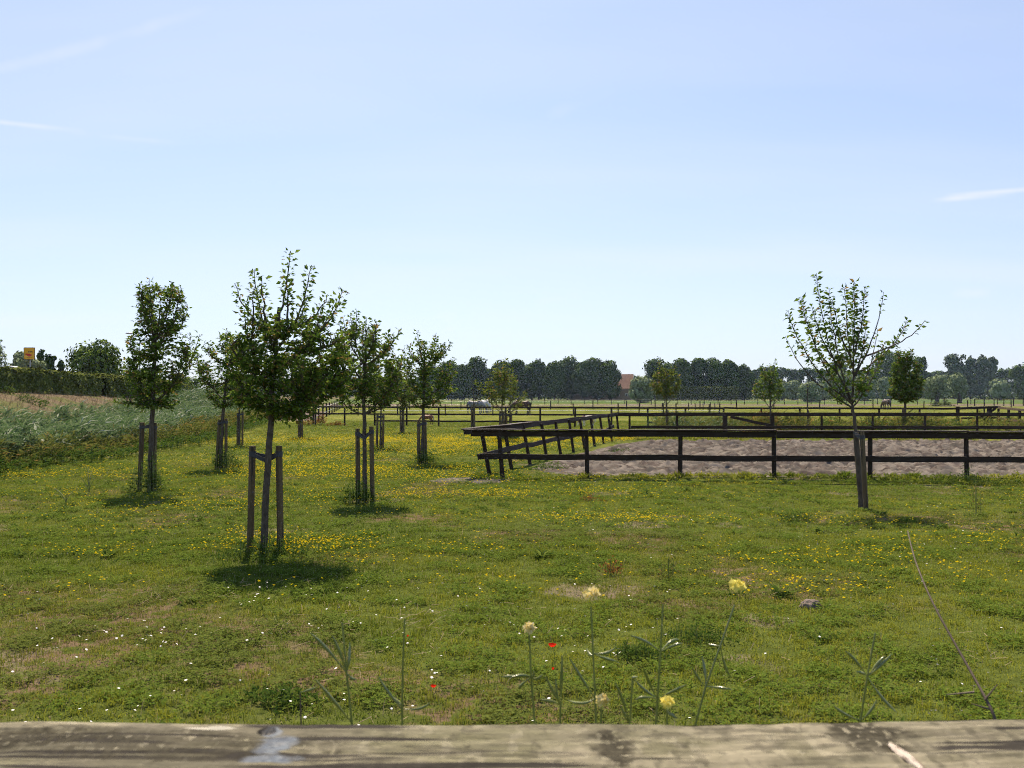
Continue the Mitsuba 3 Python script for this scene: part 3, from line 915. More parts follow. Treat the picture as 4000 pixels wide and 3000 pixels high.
tree_at(1150, 1290, 1440, 1560, 300, 'distant round tree seen through the nearest young tree', 'wood_leaf', n=1100, z_base=0)

# yellow temporary road sign on a post, behind the hedge
sg = thing('road_sign', 'square yellow road sign with red arrow, standing above the hedge', 'sign')
d = 82.0
c0, c1 = at(93, 1404, d), at(135, 1358, d)
w_, h_ = c1[0] - c0[0], c1[2] - c0[2]
cx_, cz_ = (c0[0] + c1[0]) / 2, (c0[2] + c1[2]) / 2
pan = trimesh.creation.box([w_, .03, h_]); pan.apply_translation([cx_, d, cz_])
put('panel', pan, 'sign_yellow', sg)
fr = MB()
for a, b in (((-1, -1), (1, -1)), ((1, -1), (1, 1)), ((1, 1), (-1, 1)), ((-1, 1), (-1, -1))):
    fr.add(*tube([[cx_ + a[0] * w_ / 2, d - .01, cz_ + a[1] * h_ / 2], [cx_ + b[0] * w_ / 2, d - .01, cz_ + b[1] * h_ / 2]], .022, 5))
put('frame', fr.mesh(), 'sign_black', sg)


def flat(poly, name, bsdf, off=.019):
    from shapely.geometry import Polygon
    m = trimesh.creation.extrude_polygon(Polygon(poly), .006, engine='earcut')
    v = m.vertices.copy()
    m.vertices = np.stack([cx_ + v[:, 0] * w_, d - off - v[:, 2], cz_ + v[:, 1] * h_], 1)
    m.fix_normals()
    put(name, m, bsdf, sg)


flat([(-.38, 0), (.06, -.02), (.28, -.12), (.0, -.28), (-.2, -.16), (-.36, -.1)], 'arrow', 'sign_red')
for j in range(5):
    a = -.14 + j * .088
    flat([(a, .10), (a + .06, .10), (a + .085, .19), (a + .025, .19)], 'letter', 'sign_black')
flat([(-.24, -.37), (.22, -.37), (.22, -.345), (-.24, -.345)], 'line', 'sign_black')
pm = MB(); pm.add(*tube([[cx_ + .05, d + .05, 1.6], [cx_ + .05, d + .05, cz_ + h_ * .3]], .04, 8)); put('post', pm.mesh(), 'galvanised', sg)

# street lamp on the road behind the hedge
lm = thing('street_lamp', 'grey street lamp with curved arm behind the slender young tree', 'street lamp')
d = 105.0
p = at(545, 1420, d)
zt = at(0, 1303, d)[2]
pm = MB(); pm.add(*tube([[p[0], d, 1.0], [p[0], d, zt - .9]], [.075, .05], 8)); put('pole', pm.mesh(), 'galvanised', lm)
am = MB(); am.add(*tube(bezier(np.array([p[0], d, zt - .9]), np.array([p[0], d, zt + .05]), np.array([p[0] - .75, d, zt + .05]), 9), .035, 7)); put('arm', am.mesh(), 'galvanised', lm)
hd = trimesh.creation.icosphere(subdivisions=2, radius=1); hd.apply_scale([.42, .14, .085]); hd.apply_translation([p[0] - 1.12, d, zt + .03]); put('lamp_head', hd, 'galvanised', lm, smooth=True)

# pale van behind the hedge: only its roof shows
vn = thing('van', 'pale van behind the hedge, only its roof showing at the left edge', 'van')
c = at(18, 1436, 86)
zb = 1.35
prof = [(-2.5, .35), (2.4, .35), (2.45, 1.1), (1.75, 1.25), (1.2, 1.98), (.9, 2.06), (-2.35, 2.06), (-2.5, 1.95)]
from shapely.geometry import Polygon
bm = trimesh.creation.extrude_polygon(Polygon(prof).buffer(.06), 1.85, engine='earcut')
v = bm.vertices.copy(); dz = at(0, 1430, 86)[2] - (zb + 2.12)
bm.vertices = np.stack([c[0] + v[:, 0], 86 - .925 + v[:, 2], zb + dz + v[:, 1]], 1); bm.fix_normals()
put('body', bm, 'white_paint', vn)
for sx in (-1.6, 1.6):
    for yy in (85.15, 86.85):
        wm = trimesh.creation.cylinder(radius=.33, height=.2, sections=16, transform=trimesh.transformations.rotation_matrix(math.pi / 2, [1, 0, 0])); wm.apply_translation([c[0] + sx, yy, zb + dz + .33]); put('wheel', wm, 'rubber', vn)
gl = trimesh.creation.box([.8, .02, .55]); gl.apply_translation([c[0] + .75, 85.0, zb + dz + 1.55]); put('window', gl, 'window_glass', vn)

# ------------------------------------------------------------------ far tree lines and farm
r4 = np.random.default_rng(140)
LEFT = [(1640, 1720, 1440), (1715, 1790, 1420), (1770, 1840, 1435), (1815, 1895, 1408), (1880, 1940, 1448), (1925, 2000, 1424), (1985, 2060, 1413), (2045, 2110, 1428), (2075, 2135, 1416), (2130, 2200, 1424), (2170, 2265, 1410), (2240, 2310, 1413), (2285, 2375, 1406), (2345, 2418, 1420)]
say = ['hidden half behind the young trees', 'leftmost free in the row', 'with a low rounded crown', 'standing tall at the left of the row', 'lowest in the row', 'left of the yellowish sapling', 'above the yellowish sapling', 'right of the yellowish sapling', 'with a small raised crown', 'in the middle of the row', 'broad and high', 'next to the broad high one', 'the tallest, near the brick farmhouse', 'last of the row, over the farmhouse roof']
for (l, r, t), s in zip(LEFT, say):
    d = 352 + r4.uniform(-9, 9)
    tree_at(l - 8, r + 8, t, 1562, d, f'dark green tree of the far left row, {s}', 'wood_leaf', group='far row of trees left of the farmhouse', n=5200, size=.75, lobes=14, clear=.14, z_base=0, rng=r4)
MIDR = [(2515, 2600, 1412), (2580, 2650, 1425), (2630, 2700, 1404), (2690, 2755, 1402), (2750, 2830, 1411), (2815, 2890, 1412), (2860, 2945, 1435)]
say = ['leftmost, beside the round willow', 'second from the left, narrow', 'with two high tops, left', 'with two high tops, right', 'airy, in its middle', 'airy, right of the middle', 'lowest, at the right end']
for (l, r, t), s in zip(MIDR, say):
    tree_at(l - 6, r + 6, t, 1560, 335 + r4.uniform(-8, 8), f'tree of the middle group right of the farmhouse, {s}', 'wood_leaf', group='middle group of far trees', n=4600, size=.72, lobes=13, clear=.18, z_base=0, rng=r4)
# continuous wood in the distance, behind everything
wd = MB()
tr = MB()
n_ = 0
for px in np.arange(1000, 4150, 26):
    top = 1478
    if px > 2940: top = 1437
    if px > 3200: top = 1446
    if px > 3350: top = 1452
    if px > 3900: top = 1440
    d = 520 + r4.uniform(-25, 25)
    p0 = at(px, 1556, d)
    h = at(0, top + r4.uniform(-8, 8), d)[2]
    w = 38 / F * d
    for (dx, dy, z, rx, ry, rz) in crown_lobes(r4, w * 1.25, h * .15, h, 5):
        wd.add(*spray_bush(r4, (p0[0] + dx, d + dy, z), rx, ry, rz, 110, .95, .2))
    wd.add(*spray_bush(r4, (p0[0], d, h * .25), w * .8, w * .5, h * .35, 90, 1.1, .1))
stuff('far_woods', wd.mesh(), 'wood_leaf', 'distant dark wood closing the horizon behind the meadows', 'woods', uv=wd.uv(), normals=wd.normals())
# thick undergrowth and clipped hedge under the middle group
k = thing('dark_hedge', 'long dark hedge at the foot of the middle tree group', 'hedge')
hm = MB()
p0, p1 = at(2560, 1560, 322), at(2880, 1560, 322)
n = 3000
xx = r4.uniform(p0[0], p1[0], n); zz = r4.uniform(0, 1, n) ** .7 * 4.6; yy = 322 + r4.uniform(-1.2, 1.2, n)
nn = r4.normal(size=(n, 3)) + [0, -.8, .4]
hm.add(*clump_cards(np.stack([xx, yy, zz], 1), nn / np.linalg.norm(nn, axis=1, keepdims=True), .55, r4))
put('foliage', hm.mesh(), 'hedge_leaf', k, uv=hm.uv())
um = MB()
for px in np.arange(1650, 2420, 16):
    um.add(*spray_bush(r4, at(px, 1552, 372), 2.2, 1.5, r4.uniform(2.5, 5.5), 110, .6, .05))
for px in np.arange(2515, 2960, 15):
    um.add(*spray_bush(r4, at(px, 1552, 352), 2.2, 1.5, r4.uniform(2.0, 5.0), 110, .6, .05))
for px in np.arange(2960, 4120, 16):
    um.add(*spray_bush(r4, at(px, 1553, 445), 2.8, 1.5, r4.uniform(2.5, 6.5), 110, .7, .05))
stuff('undergrowth', um.mesh(), 'wood_leaf', 'dark undergrowth closing the gaps beneath the far rows of trees', 'undergrowth', uv=um.uv(), normals=um.normals())
# round willows and pollards in front
tree_at(2458, 2556, 1482, 1573, 235, 'round grey green willow beside the brick farmhouse', 'willow_leaf', name='willow', n=3000, size=.5, lobes=9, clear=.05, z_base=0, rng=r4, top=.5)
PW = [(3032, 3078, 1497, 1558, 330, 'left round bush of the pair behind the sapling with bare top'), (3070, 3124, 1492, 1558, 340, 'right round bush of the pair behind the sapling with bare top'),
      (3118, 3204, 1503, 1572, 250, 'round pale willow bush right of the pair'), (3195, 3240, 1494, 1560, 330, 'narrow willow bush left of the open vase shaped tree'),
      (3222, 3350, 1462, 1560, 310, 'wide pale willow behind the open vase shaped tree'), (3340, 3430, 1476, 1562, 300, 'willow bush right behind the open vase shaped tree'),
      (3425, 3485, 1478, 1556, 320, 'upright willow left of the dark dense sapling'), (3604, 3718, 1475, 1573, 225, 'left pollard willow of the pair at right, wide crown'),
      (3708, 3788, 1469, 1570, 230, 'right pollard willow of the pair at right, on a crooked trunk'), (3868, 3948, 1488, 1556, 330, 'round pollard willow alone near the right edge')]
for (l, r, t, b, d, s) in PW:
    tree_at(l, r, t, b, d, s, 'willow_leaf', name='willow', n=3000, size=d * .0018, lobes=10, clear=.2 if 'pollard' in s else .04, z_base=0, rng=r4, trunk=.45, top=.5, group='willows and round bushes on the far meadow')
TR = [(3400, 3560, 1385, 1556, 430, 'tall rounded tree behind the dark dense sapling', 'wood_leaf'), (3555, 3620, 1392, 1556, 435, 'tall tree right of the dark dense sapling', 'wood_leaf'),
      (3688, 3772, 1382, 1556, 420, 'broad dense poplar, first of the tall ones at right', 'poplar_leaf'), (3768, 3812, 1392, 1556, 425, 'narrow poplar left in the tall clump at right', 'poplar_leaf'),
      (3805, 3860, 1390, 1556, 425, 'poplar in the middle of the tall clump at right', 'poplar_leaf'), (3850, 3902, 1395, 1556, 430, 'poplar right in the tall clump at right', 'poplar_leaf'),
      (3940, 4060, 1436, 1556, 380, 'dark broad tree cut by the right edge of the view', 'wood_leaf'), (3230, 3320, 1412, 1556, 440, 'rounded tree behind the open vase shaped tree', 'wood_leaf')]
for (l, r, t, b, d, s, lf) in TR:
    tree_at(l, r, t, b, d, s, lf, name='poplar' if 'poplar' in s else 'tree', n=4200, size=.85, lobes=12, clear=.05, z_base=0, rng=r4)

# brick farmhouse with a red tiled roof
fh = thing('farmhouse', 'brick farmhouse with red tiled roof beyond the far tree row', 'house')
R = T().translate([float(at(2465, 0, 352)[0]), 352, 0]).rotate([0, 0, 1], -13)
M = np.array(R.matrix, float)


def loc(m):
    m = m.copy(); m.apply_transform(M); return m


L_, Wd, E_, RG = 22.0, 10.0, 4.3, 9.2
wl = trimesh.creation.extrude_polygon(Polygon([(0, 0), (Wd, 0), (Wd, E_), (Wd / 2, RG - .15), (0, E_)]), L_, engine='earcut')
v = wl.vertices.copy(); wl.vertices = np.stack([-v[:, 2], v[:, 0], v[:, 1]], 1); wl.fix_normals()
put('wall', loc(wl), 'brick_wall', fh)
for s in (0, 1):
    y0, y1 = (-.45, Wd / 2) if s == 0 else (Wd + .45, Wd / 2)
    zlo = E_ - .45 * (RG - E_) / (Wd / 2)
    rf = board([.35, (y0 + y1) / 2, (zlo + RG) / 2 + .14], [-L_ - .35, (y0 + y1) / 2, (zlo + RG) / 2 + .14], math.hypot(y1 - y0, RG - zlo), .18, up=(0, y1 - y0, RG - zlo), wob=0)
    put('roof', loc(rf), 'roof_tile', fh)
    vb = board([.40, y0, zlo + .2], [.40, y1, RG + .2], .3, .06, up=(0, 0, 1), wob=0)
    put('verge_board', loc(vb), 'white_paint', fh)
for x in (-1.6, -4.6):
    wk = put('window', loc(trimesh.Trimesh(*[np.array(a) for a in (trimesh.creation.box([.95, .12, 1.0]).vertices + [x, -.03, 1.9], trimesh.creation.box([1, 1, 1]).faces)], process=False)), 'white_paint', fh)
    put('pane', loc(trimesh.Trimesh(trimesh.creation.box([.7, .06, .75]).vertices + [x, -.09, 1.9], trimesh.creation.box([1, 1, 1]).faces, process=False)), 'window_glass', wk)
dk = put('door', loc(trimesh.Trimesh(trimesh.creation.box([1.2, .1, 2.2]).vertices + [-12.0, -.04, 1.1], trimesh.creation.box([1, 1, 1]).faces, process=False)), 'white_paint', fh)
# low barn half hidden in the middle group
bn = thing('barn', 'low barn with pale tiled roof hidden among the middle trees', 'barn')
R = T().translate([float(at(2890, 0, 375)[0]), 375, 0]).rotate([0, 0, 1], 4); M = np.array(R.matrix, float)
wl = trimesh.creation.box([24, 8, 3.2]); wl.apply_translation([-10, 4, 1.6]); put('wall', loc(wl), 'brick_wall', bn)
for s in (0, 1):
    y0, y1 = (-.4, 4.0) if s == 0 else (8.4, 4.0)
    put('roof', loc(board([2.5, (y0 + y1) / 2, 4.6], [-22.5, (y0 + y1) / 2, 4.6], 5.3, .16, up=(0, y1 - y0, 3.0), wob=0)), 'roof_tile', bn)

# ------------------------------------------------------------------ fences
r5 = np.random.default_rng(160)


def post_mesh(p, top, r, square=False, lean=(0, 0), sides=9):
    p = np.asarray(p, float)
    t = np.array([p[0] + lean[0], p[1] + lean[1], top])
    path = np.linspace(p - [0, 0, .25], t, 5)
    v, f = tube(path, np.array([1.04, 1.02, 1, 1, .97]) * r, 4 if square else sides, rng=r5, rough=.03)
    return trimesh.Trimesh(v, f, process=False)


# front run of the arena fence: posts, flat cap board, face rails
ff = thing('arena_fence', 'dark timber arena fence, front run with flat cap board', 'fence', group='timber fences of the riding arena')
fx = [(1965, 22.3), (2293, 23.4), (2650, 23.2), (3018, 22.9), (3395, 22.6), (3786, 22.2), (4200, 21.9)]
P = [np.array([(px - CX) / F * d, d]) for px, d in fx]
CAPZ = 1.165
left_top = np.array([-1.14, 23.5])
left_low = np.array([-.80, 23.3])
fd = lambda x: 23.35 - .105 * np.maximum(x, -2)          # the run comes slowly nearer to the right
for i, p in enumerate(P):
    y = float(fd(p[0])) + .07
    put('post', post_mesh([p[0], y, float(H(p[0], y))], CAPZ - .03, .052, lean=(-.11 if i == 0 else r5.normal(0, .02), 0)), 'tarred_wood', ff, smooth=40)
runs = [left_top[0], P[1][0] + .02, P[3][0] + .03, P[5][0], P[6][0] + 1.6]
for a, b in zip(runs[:-1], runs[1:]):
    za, zb_ = CAPZ + r5.normal(0, .006), CAPZ + r5.normal(0, .006)
    put('cap_board', board([a + .004, fd(a), za], [b - .004, fd(b), zb_], .19, .035, up=(0, 1, 0), rng=r5, wob=.004), 'tarred_wood', ff)
    put('top_rail', board([a + (.16 if a == runs[0] else .004), fd(a) + .0, za - .09], [b - .004, fd(b) + .0, zb_ - .09], .135, .035, rng=r5, wob=.004), 'tarred_wood', ff)
    aa = left_low[0] if a == runs[0] else a + .004
    put('lower_rail', board([aa, fd(aa), .53], [b - .004, fd(b), .525], .135, .034, rng=r5, wob=.006), 'tarred_wood', ff)

# left run, leaning outward, going back to the far corner
lf = thing('leaning_fence', 'leaning timber side fence running back from the arena corner', 'fence', group='timber fences of the riding arena')
S0, S1 = np.array([-.50, 24.3]), np.array([4.85, 44.3])
for t in np.linspace(0, 1, 11):
    p = S0 + (S1 - S0) * t
    ln = -.24 + .06 * t + r5.normal(0, .02)
    put('post', post_mesh([p[0], p[1], float(H(*p))], 1.12, .05, lean=(ln, 0)), 'tarred_wood', lf, smooth=40)
dirS = (S1 - S0) / np.linalg.norm(S1 - S0)
off = np.array([dirS[1], -dirS[0]])
for a, b in ((0.0, .2), (.2, .4), (.4, .6), (.6, .8), (.8, 1.0)):
    pa, pb = S0 + (S1 - S0) * a, S0 + (S1 - S0) * b
    if a == 0:
        ta, la = left_top - [0, 0.05], left_low - [0, .02]
    else:
        ta, la = pa + [-.27 + .06 * a, 0], pa + [-.15, 0]
    tb, lb = pb + [-.27 + .06 * b, 0], pb + [-.15, 0]
    zt0, zt1 = 1.10 - .0 * a, 1.10
    put('top_rail', board([*ta, zt0 + (.03 if a == 0 else 0)], [*tb, zt1], .15, .035, up=(-.25, 0, 1), rng=r5, wob=.008), 'tarred_wood', lf)
    if a < .75:
        put('lower_rail', board([*la, .53], [*lb, .56 if b < .7 else .42], .14, .034, up=(-.25, 0, 1), rng=r5, wob=.008), 'tarred_wood', lf)
    else:
        put('lower_rail', board([*la, .40], [*(la + (lb - la) * .8), .62], .14, .034, up=(-.25, 0, 1), rng=r5, wob=.008), 'tarred_wood', lf, label='loose lower rail sagging at the far corner')
    if a == 0:
        put('cap_board', board([*(ta + [0, .02]), 1.178], [*(S0 + (S1 - S0) * .25 + [-.25, 0]), 1.178], .17, .03, up=(1, 0, 0), rng=r5, wob=.004), 'tarred_wood', lf)

# far run of the arena fence with a braced bay
bf = thing('back_arena_fence', 'timber fence along the far side of the arena with braced bay', 'fence', group='timber fences of the riding arena')
bd = lambda x: 44.8 - .02 * x
bpx = [2462, 2648, 2835, 3020, 3212, 3410, 3612, 3815, 4030]
for i, px in enumerate(bpx):
    x = (px - CX) / F * 44.5
    big = i in (2, 3)
    put('post', post_mesh([x, bd(x) + .08, float(H(x, bd(x)))], 1.16 if big else 1.10, .11 if i == 2 else .09 if i == 3 else .05), 'tarred_wood', bf, smooth=40)
bx0 = [(px - CX) / F * 44.5 for px in (2388, 2648, 3020, 3410, 3815, 4230)]
for a, b in zip(bx0[:-1], bx0[1:]):
    put('top_rail', board([a + .004, bd(a), 1.10], [b - .004, bd(b), 1.105], .16, .035, rng=r5, wob=.006), 'tarred_wood', bf)
    a2 = a if a > bx0[0] else (2466 - CX) / F * 44.5
    put('lower_rail', board([a2 + .004, bd(a2), .52], [b - .004, bd(b), .515], .14, .034, rng=r5, wob=.006), 'tarred_wood', bf)
put('brace', board([(2850 - CX) / F * 44.5, 44.35, 1.0], [(3015 - CX) / F * 44.5, 44.35, .58], .13, .035, rng=r5, wob=.003), 'tarred_wood', bf)

# three-rail paddock fence further back
pf = thing('paddock_fence', 'three rail dark timber fence across the paddock behind the young trees', 'fence')
pd = lambda x: 63.6 - .22 * (x + 12.4)
ppx = [1231, 1346, 1464, 1588, 1713, 1843, 1975, 2110, 2246, 2389, 2532, 2678, 2827, 2975, 3128, 3281, 3437, 3594, 3744]


def px_x(px):
    s = (px - CX) / F
    x = s * 60
    for _ in range(20):
        x = s * pd(x)
    return x


pxs = [px_x(p) for p in ppx]
for x in pxs:
    put('post', post_mesh([x, pd(x) + .08, float(H(x, pd(x)))], 1.19, .058, lean=(r5.normal(0, .02), 0)), 'tarred_wood', pf, smooth=40)
for i in range(0, len(pxs) - 1, 2):
    a, b = pxs[i], pxs[min(i + 2, len(pxs) - 1)]
    put('top_rail', board([a + .004, pd(a), 1.20], [b - .004, pd(b), 1.20], .11, .07, rng=r5, wob=.006), 'tarred_wood', pf)
    if b < pxs[10] + .1:
        put('middle_rail', board([a + .004, pd(a), .76], [b - .004, pd(b), .76], .10, .05, rng=r5, wob=.006), 'tarred_wood', pf)
    if (i > 0 and b < pxs[14] + .1) and i != 8:
        put('lower_rail', board([a + .004, pd(a), .33], [b - .004, pd(b), .33], .10, .05, rng=r5, wob=.008), 'tarred_wood', pf)

# gate and rails at the right
gt = thing('field_gate', 'heavy timber gate with diagonal brace between thick posts at right', 'gate')
gd = 55.0
for px, rr in ((3744, .12), (3868, .16)):
    x = (px - CX) / F * gd
    put('post', post_mesh([x, gd + .1, 0], 1.33, rr, square=True), 'tarred_wood', gt)
xa, xb_ = (3750 - CX) / F * gd, (3864 - CX) / F * gd
put('top_rail', board([xa - .1, gd - .08, 1.22], [(3905 - CX) / F * gd, gd - .08, 1.30], .14, .06, rng=r5), 'tarred_wood', gt)
put('middle_rail', board([xa, gd - .08, .68], [(3895 - CX) / F * gd, gd - .08, .70], .11, .05, rng=r5), 'tarred_wood', gt)
put('brace', board([(3770 - CX) / F * gd, gd - .14, .30], [(3885 - CX) / F * gd, gd - .14, 1.22], .12, .05, rng=r5), 'tarred_wood', gt)
for px in (3815, 3843):
    x = (px - CX) / F * gd
    put('upright', board([x, gd - .035, .2], [x, gd - .035, 1.25], .09, .03, up=(1, 0, 0), rng=r5), 'tarred_wood', gt)
gf = thing('gate_side_fence', 'grey timber fence leading forward from the heavy gate', 'fence')
g0, g1 = np.array([(3900 - CX) / F * 54.5, 54.5]), np.array([(4080 - CX) / F * 46, 46.0])
for t in (0, .25, .5, .75, 1):
    p = g0 + (g1 - g0) * t
    put('post', post_mesh([p[0], p[1], 0], 1.2, .07), 'tarred_wood', gf, smooth=40)
put('top_rail', board([g0[0], g0[1], 1.27], [g1[0], g1[1], 1.18], .13, .05, rng=r5), 'grey_wood', gf)
put('lower_rail', board([g0[0], g0[1], .70], [g1[0], g1[1], .55], .12, .05, rng=r5), 'grey_wood', gf)
rf_ = thing('rail_fence', 'low rail fence on the far meadow at the right edge', 'fence')
for px in np.arange(3808, 4080, 38):
    x = (px - CX) / F * 172
    put('post', post_mesh([x, 172.1, 0], 1.25 if abs(px - 3948) > 20 else 1.55, .09), 'tarred_wood', rf_, smooth=40)
for a, b in ((3805, 3948), (3948, 4090)):
    put('rail', board([(a - CX) / F * 172 + .01, 172, 1.2], [(b - CX) / F * 172 - .01, 172, 1.17], .14, .06, rng=r5), 'tarred_wood', rf_)
pb_ = thing('fence_plank', 'short dark plank low in the weeds beside the heavy gate', 'plank')
put('board', board([(3632 - CX) / F * 52, 52, .47], [(3705 - CX) / F * 52, 52, .45], .10, .04, rng=r5), 'tarred_wood', pb_)


def wire_fence(label, posts, d, h, wires, r=.05, bsdf='tarred_wood', wire_r=.006, wb='galvanised', step=None, group='wire fences on the far meadows', lean=.05):
    k = thing('wire_fence', label, 'fence', group)
    dd = d if callable(d) else (lambda x: d)
    pts = []
    for px in posts:
        s = (px - CX) / F
        x = s * dd(0)
        for _ in range(12):
            x = s * dd(x)
        y = dd(x)
        z = float(H(x, y))
        pts.append(np.array([x, y, z]))
        put('post', post_mesh([x, y, z], z + h * r5.uniform(.93, 1.07), r, lean=(r5.normal(0, lean), 0), sides=6), bsdf, k)
    for wz in wires:
        m = MB()
        for a, b in zip(pts[:-1], pts[1:]):
            m.add(*tube([a + [0, 0, wz], (a + b) / 2 + [0, 0, wz - .02], b + [0, 0, wz]], wire_r, 4, caps=False))
        put('wire', m.mesh(), wb, k)


wire_fence('white taped fence behind the paddock fence, in front of the horses', [1398, 1554, 1740, 1925, 2070, 2241, 2415, 2495, 2592, 2640, 2770, 2810], 94, 1.15, (.47,), .06, wire_r=.022, wb='white_tape')
wire_fence('thin wire fence just behind the grazing horses', [1440, 1600, 1800, 2000, 2150, 2316, 2447, 2560, 2734, 2878, 3022, 3200, 3410, 3608, 3780, 3950], 132, 1.2, (1.05, .6), .07)
wire_fence('long wire fence along the strip of bare soil', list(range(1660, 3980, 52)), 196, 1.25, (1.1,), .075)
wire_fence('short row of stakes on the far meadow before the middle tree group', [2585, 2605, 2690, 2718, 2746, 2775, 2793, 2812], 118, 1.05, (.9,), .05)
# tape fence going away on the left edge of the ploughed field
wf = thing('tape_fence', 'dark posts with white tape going away along the ploughed field', 'fence')
pts = []
for t in np.linspace(0, 1, 13):
    y = 66.0 + 92 * t
    x = -13.9 - (y - 70) * .15
    z = float(H(x, y))
    pts.append(np.array([x, y, z]))
    put('post', post_mesh([x, y, z], z + 1.25, .075, sides=6), 'tarred_wood', wf)
for wz in (.95, .45):
    m = MB()
    for a, b in zip(pts[:-1], pts[1:]):
        m.add(*tube([a + [0, 0, wz], b + [0, 0, wz]], .02, 4, caps=False))
    put('tape', m.mesh(), 'white_tape', wf)

# ------------------------------------------------------------------ young trees with stakes


def inside_profile(rng, prof, d, n, depth_k=.9):
    """Random points in the crown whose outline is given as rows (py, left px, right px)."""
    prof = np.array(prof, float)
    ys = rng.uniform(prof[0, 0], prof[-1, 0], n * 4)
    l = np.interp(ys, prof[:, 0], prof[:, 1]); r = np.interp(ys, prof[:, 0], prof[:, 2])
    k = rng.random(n * 4) < (r - l) / (prof[:, 2] - prof[:, 1]).max()
    ys, l, r = ys[k][:n], l[k][:n], r[k][:n]
    a = rng.uniform(0, 2 * np.pi, len(ys)); q = np.sqrt(rng.uniform(.08, 1, len(ys)))
    cxp = (l + r) / 2 + q * np.cos(a) * (r - l) / 2
    dep = q * np.sin(a) * (r - l) / 2 / F * d * depth_k
    p = np.stack([(cxp - CX) / F * d, d + dep, EYE - (ys - HZ) / F * d], 1)
    return p


def young_tree(label, d, trunk_px, shoots, prof, n_fill, leaf_len, rng, leaf='apple_leaf', leaf_w=.55, dens=1.0, trunk_r=.05, group='young trees planted in rows on the meadow', bare=(), spur=.05, fork=7):
    k = thing('young_tree', label, 'tree', group)
    tp = np.array([at(x, y, d) for x, y in trunk_px])
    tp[0, 2] = float(H(tp[0, 0], tp[0, 1])) - .05
    t_ = np.linspace(0, 1, len(tp)); tt = np.linspace(0, 1, 16)
    path = np.stack([np.interp(tt, t_, tp[:, i]) for i in range(3)], 1)
    path[1:-1] += rng.normal(0, .006, (14, 3)) * [1, 1, 0]
    tm = MB()
    tm.add(*tube(path, np.linspace(trunk_r, trunk_r * .45, 16) * np.where(np.arange(16) == 0, 1.25, 1), 9, rng=rng, rough=.05))
    put('trunk', tm.mesh(), 'bark', k, smooth=True)
    skel = [path[fork + 1:]]
    br, lv = MB(), MB()
    P_, A_, N_ = [], [], []

    def dress(curve, start, spacing):
        seg = np.linalg.norm(np.diff(curve, axis=0), axis=1)
        L = seg.sum()
        m = max(2, int(L * (1 - start) / spacing))
        s = start + (1 - start) * (np.arange(m) + rng.random(m)) / m
        cum = np.concatenate([[0], np.cumsum(seg)]) / L
        c = np.stack([np.interp(s, cum, curve[:, i]) for i in range(3)], 1)
        tg = curve[-1] - curve[0]
        tg = tg / (np.linalg.norm(tg) + 1e-9)
        a = rng.uniform(0, 6.28) + np.arange(m) * 2.4 + rng.normal(0, .4, m)
        out = np.stack([np.cos(a), np.sin(a), np.zeros(m)], 1)
        out -= tg * (out @ tg)[:, None] * .8
        dirv = out + tg * rng.uniform(.1, .9, m)[:, None] + [0, 0, -.15] + rng.normal(0, .25, (m, 3))
        dirv /= np.linalg.norm(dirv, axis=1, keepdims=True)
        P_.append(c + out * rng.uniform(0, spur, m)[:, None]); A_.append(dirv)
        N_.append(np.tile([0, 0, .55], (m, 1)) + rng.normal(0, .6, (m, 3)))

    for sh in shoots:
        tip = at(sh[0], sh[1], d) + [0, rng.uniform(-.35, .35) if len(sh) < 3 else sh[2], 0]
        z_from = path[fork:, :]
        cand = z_from[z_from[:, 2] < tip[2] - .25]
        if not len(cand): cand = z_from[:1]
        dist = np.abs(cand[:, 2] - (tip[2] - .55 * np.hypot(*(tip[:2] - path[-1, :2])) - .9))
        o = cand[dist.argmin()]
        if len(skel) > 3 and rng.random() < .75:      # a shoot off an older branch
            older = np.vstack([c_[1:7] for c_ in skel[1:]])
            older = older[older[:, 2] < tip[2] - .3]
            if len(older):
                want = o + (tip - o) * rng.uniform(.25, .45)
                o = older[np.linalg.norm(older - want, axis=1).argmin()]
        ctrl = (o + tip) / 2 + [(tip[0] - o[0]) * .28, (tip[1] - o[1]) * .3, -.10 * (tip[2] - o[2])]
        cv = bezier(o, ctrl, tip, 12) + rng.normal(0, .007, (12, 3))
        br.add(*tube(cv, np.linspace(trunk_r * .38, .004, 12), 5))
        skel.append(cv[2:])
        dress(cv, .3 if sh[0:2] not in bare else .74, leaf_len * (.19 if sh[0:2] not in bare else .42) / dens)
    nodes = np.vstack(skel)
    if n_fill:
        for p in inside_profile(rng, prof, d, n_fill):
            q = nodes[:, :] - p
            cost = np.linalg.norm(q, axis=1) + np.maximum(q[:, 2] + .05, 0) * 2.0
            o = nodes[cost.argmin()]
            ctrl = (o + p) / 2 + [0, 0, .06] + rng.normal(0, .03, 3)
            cv = bezier(o, ctrl, p + [0, 0, .03], 6)
            br.add(*tube(cv, np.linspace(.008, .003, 6), 4, caps=False))
            dress(cv, .15, leaf_len * .38 / dens)
    put('branches', br.mesh(), 'bark', k)
    P__, A__, N__ = np.vstack(P_), np.vstack(A_), np.vstack(N_)
    n = len(P__)
    ll = leaf_len * rng.uniform(.6, 1.25, n)
    lv.add(*leaf_cards(P__, A__, N__, ll, ll * leaf_w, rng, .22, .18))
    put('crown', lv.mesh(), leaf, k, uv=lv.uv())
    return k, path


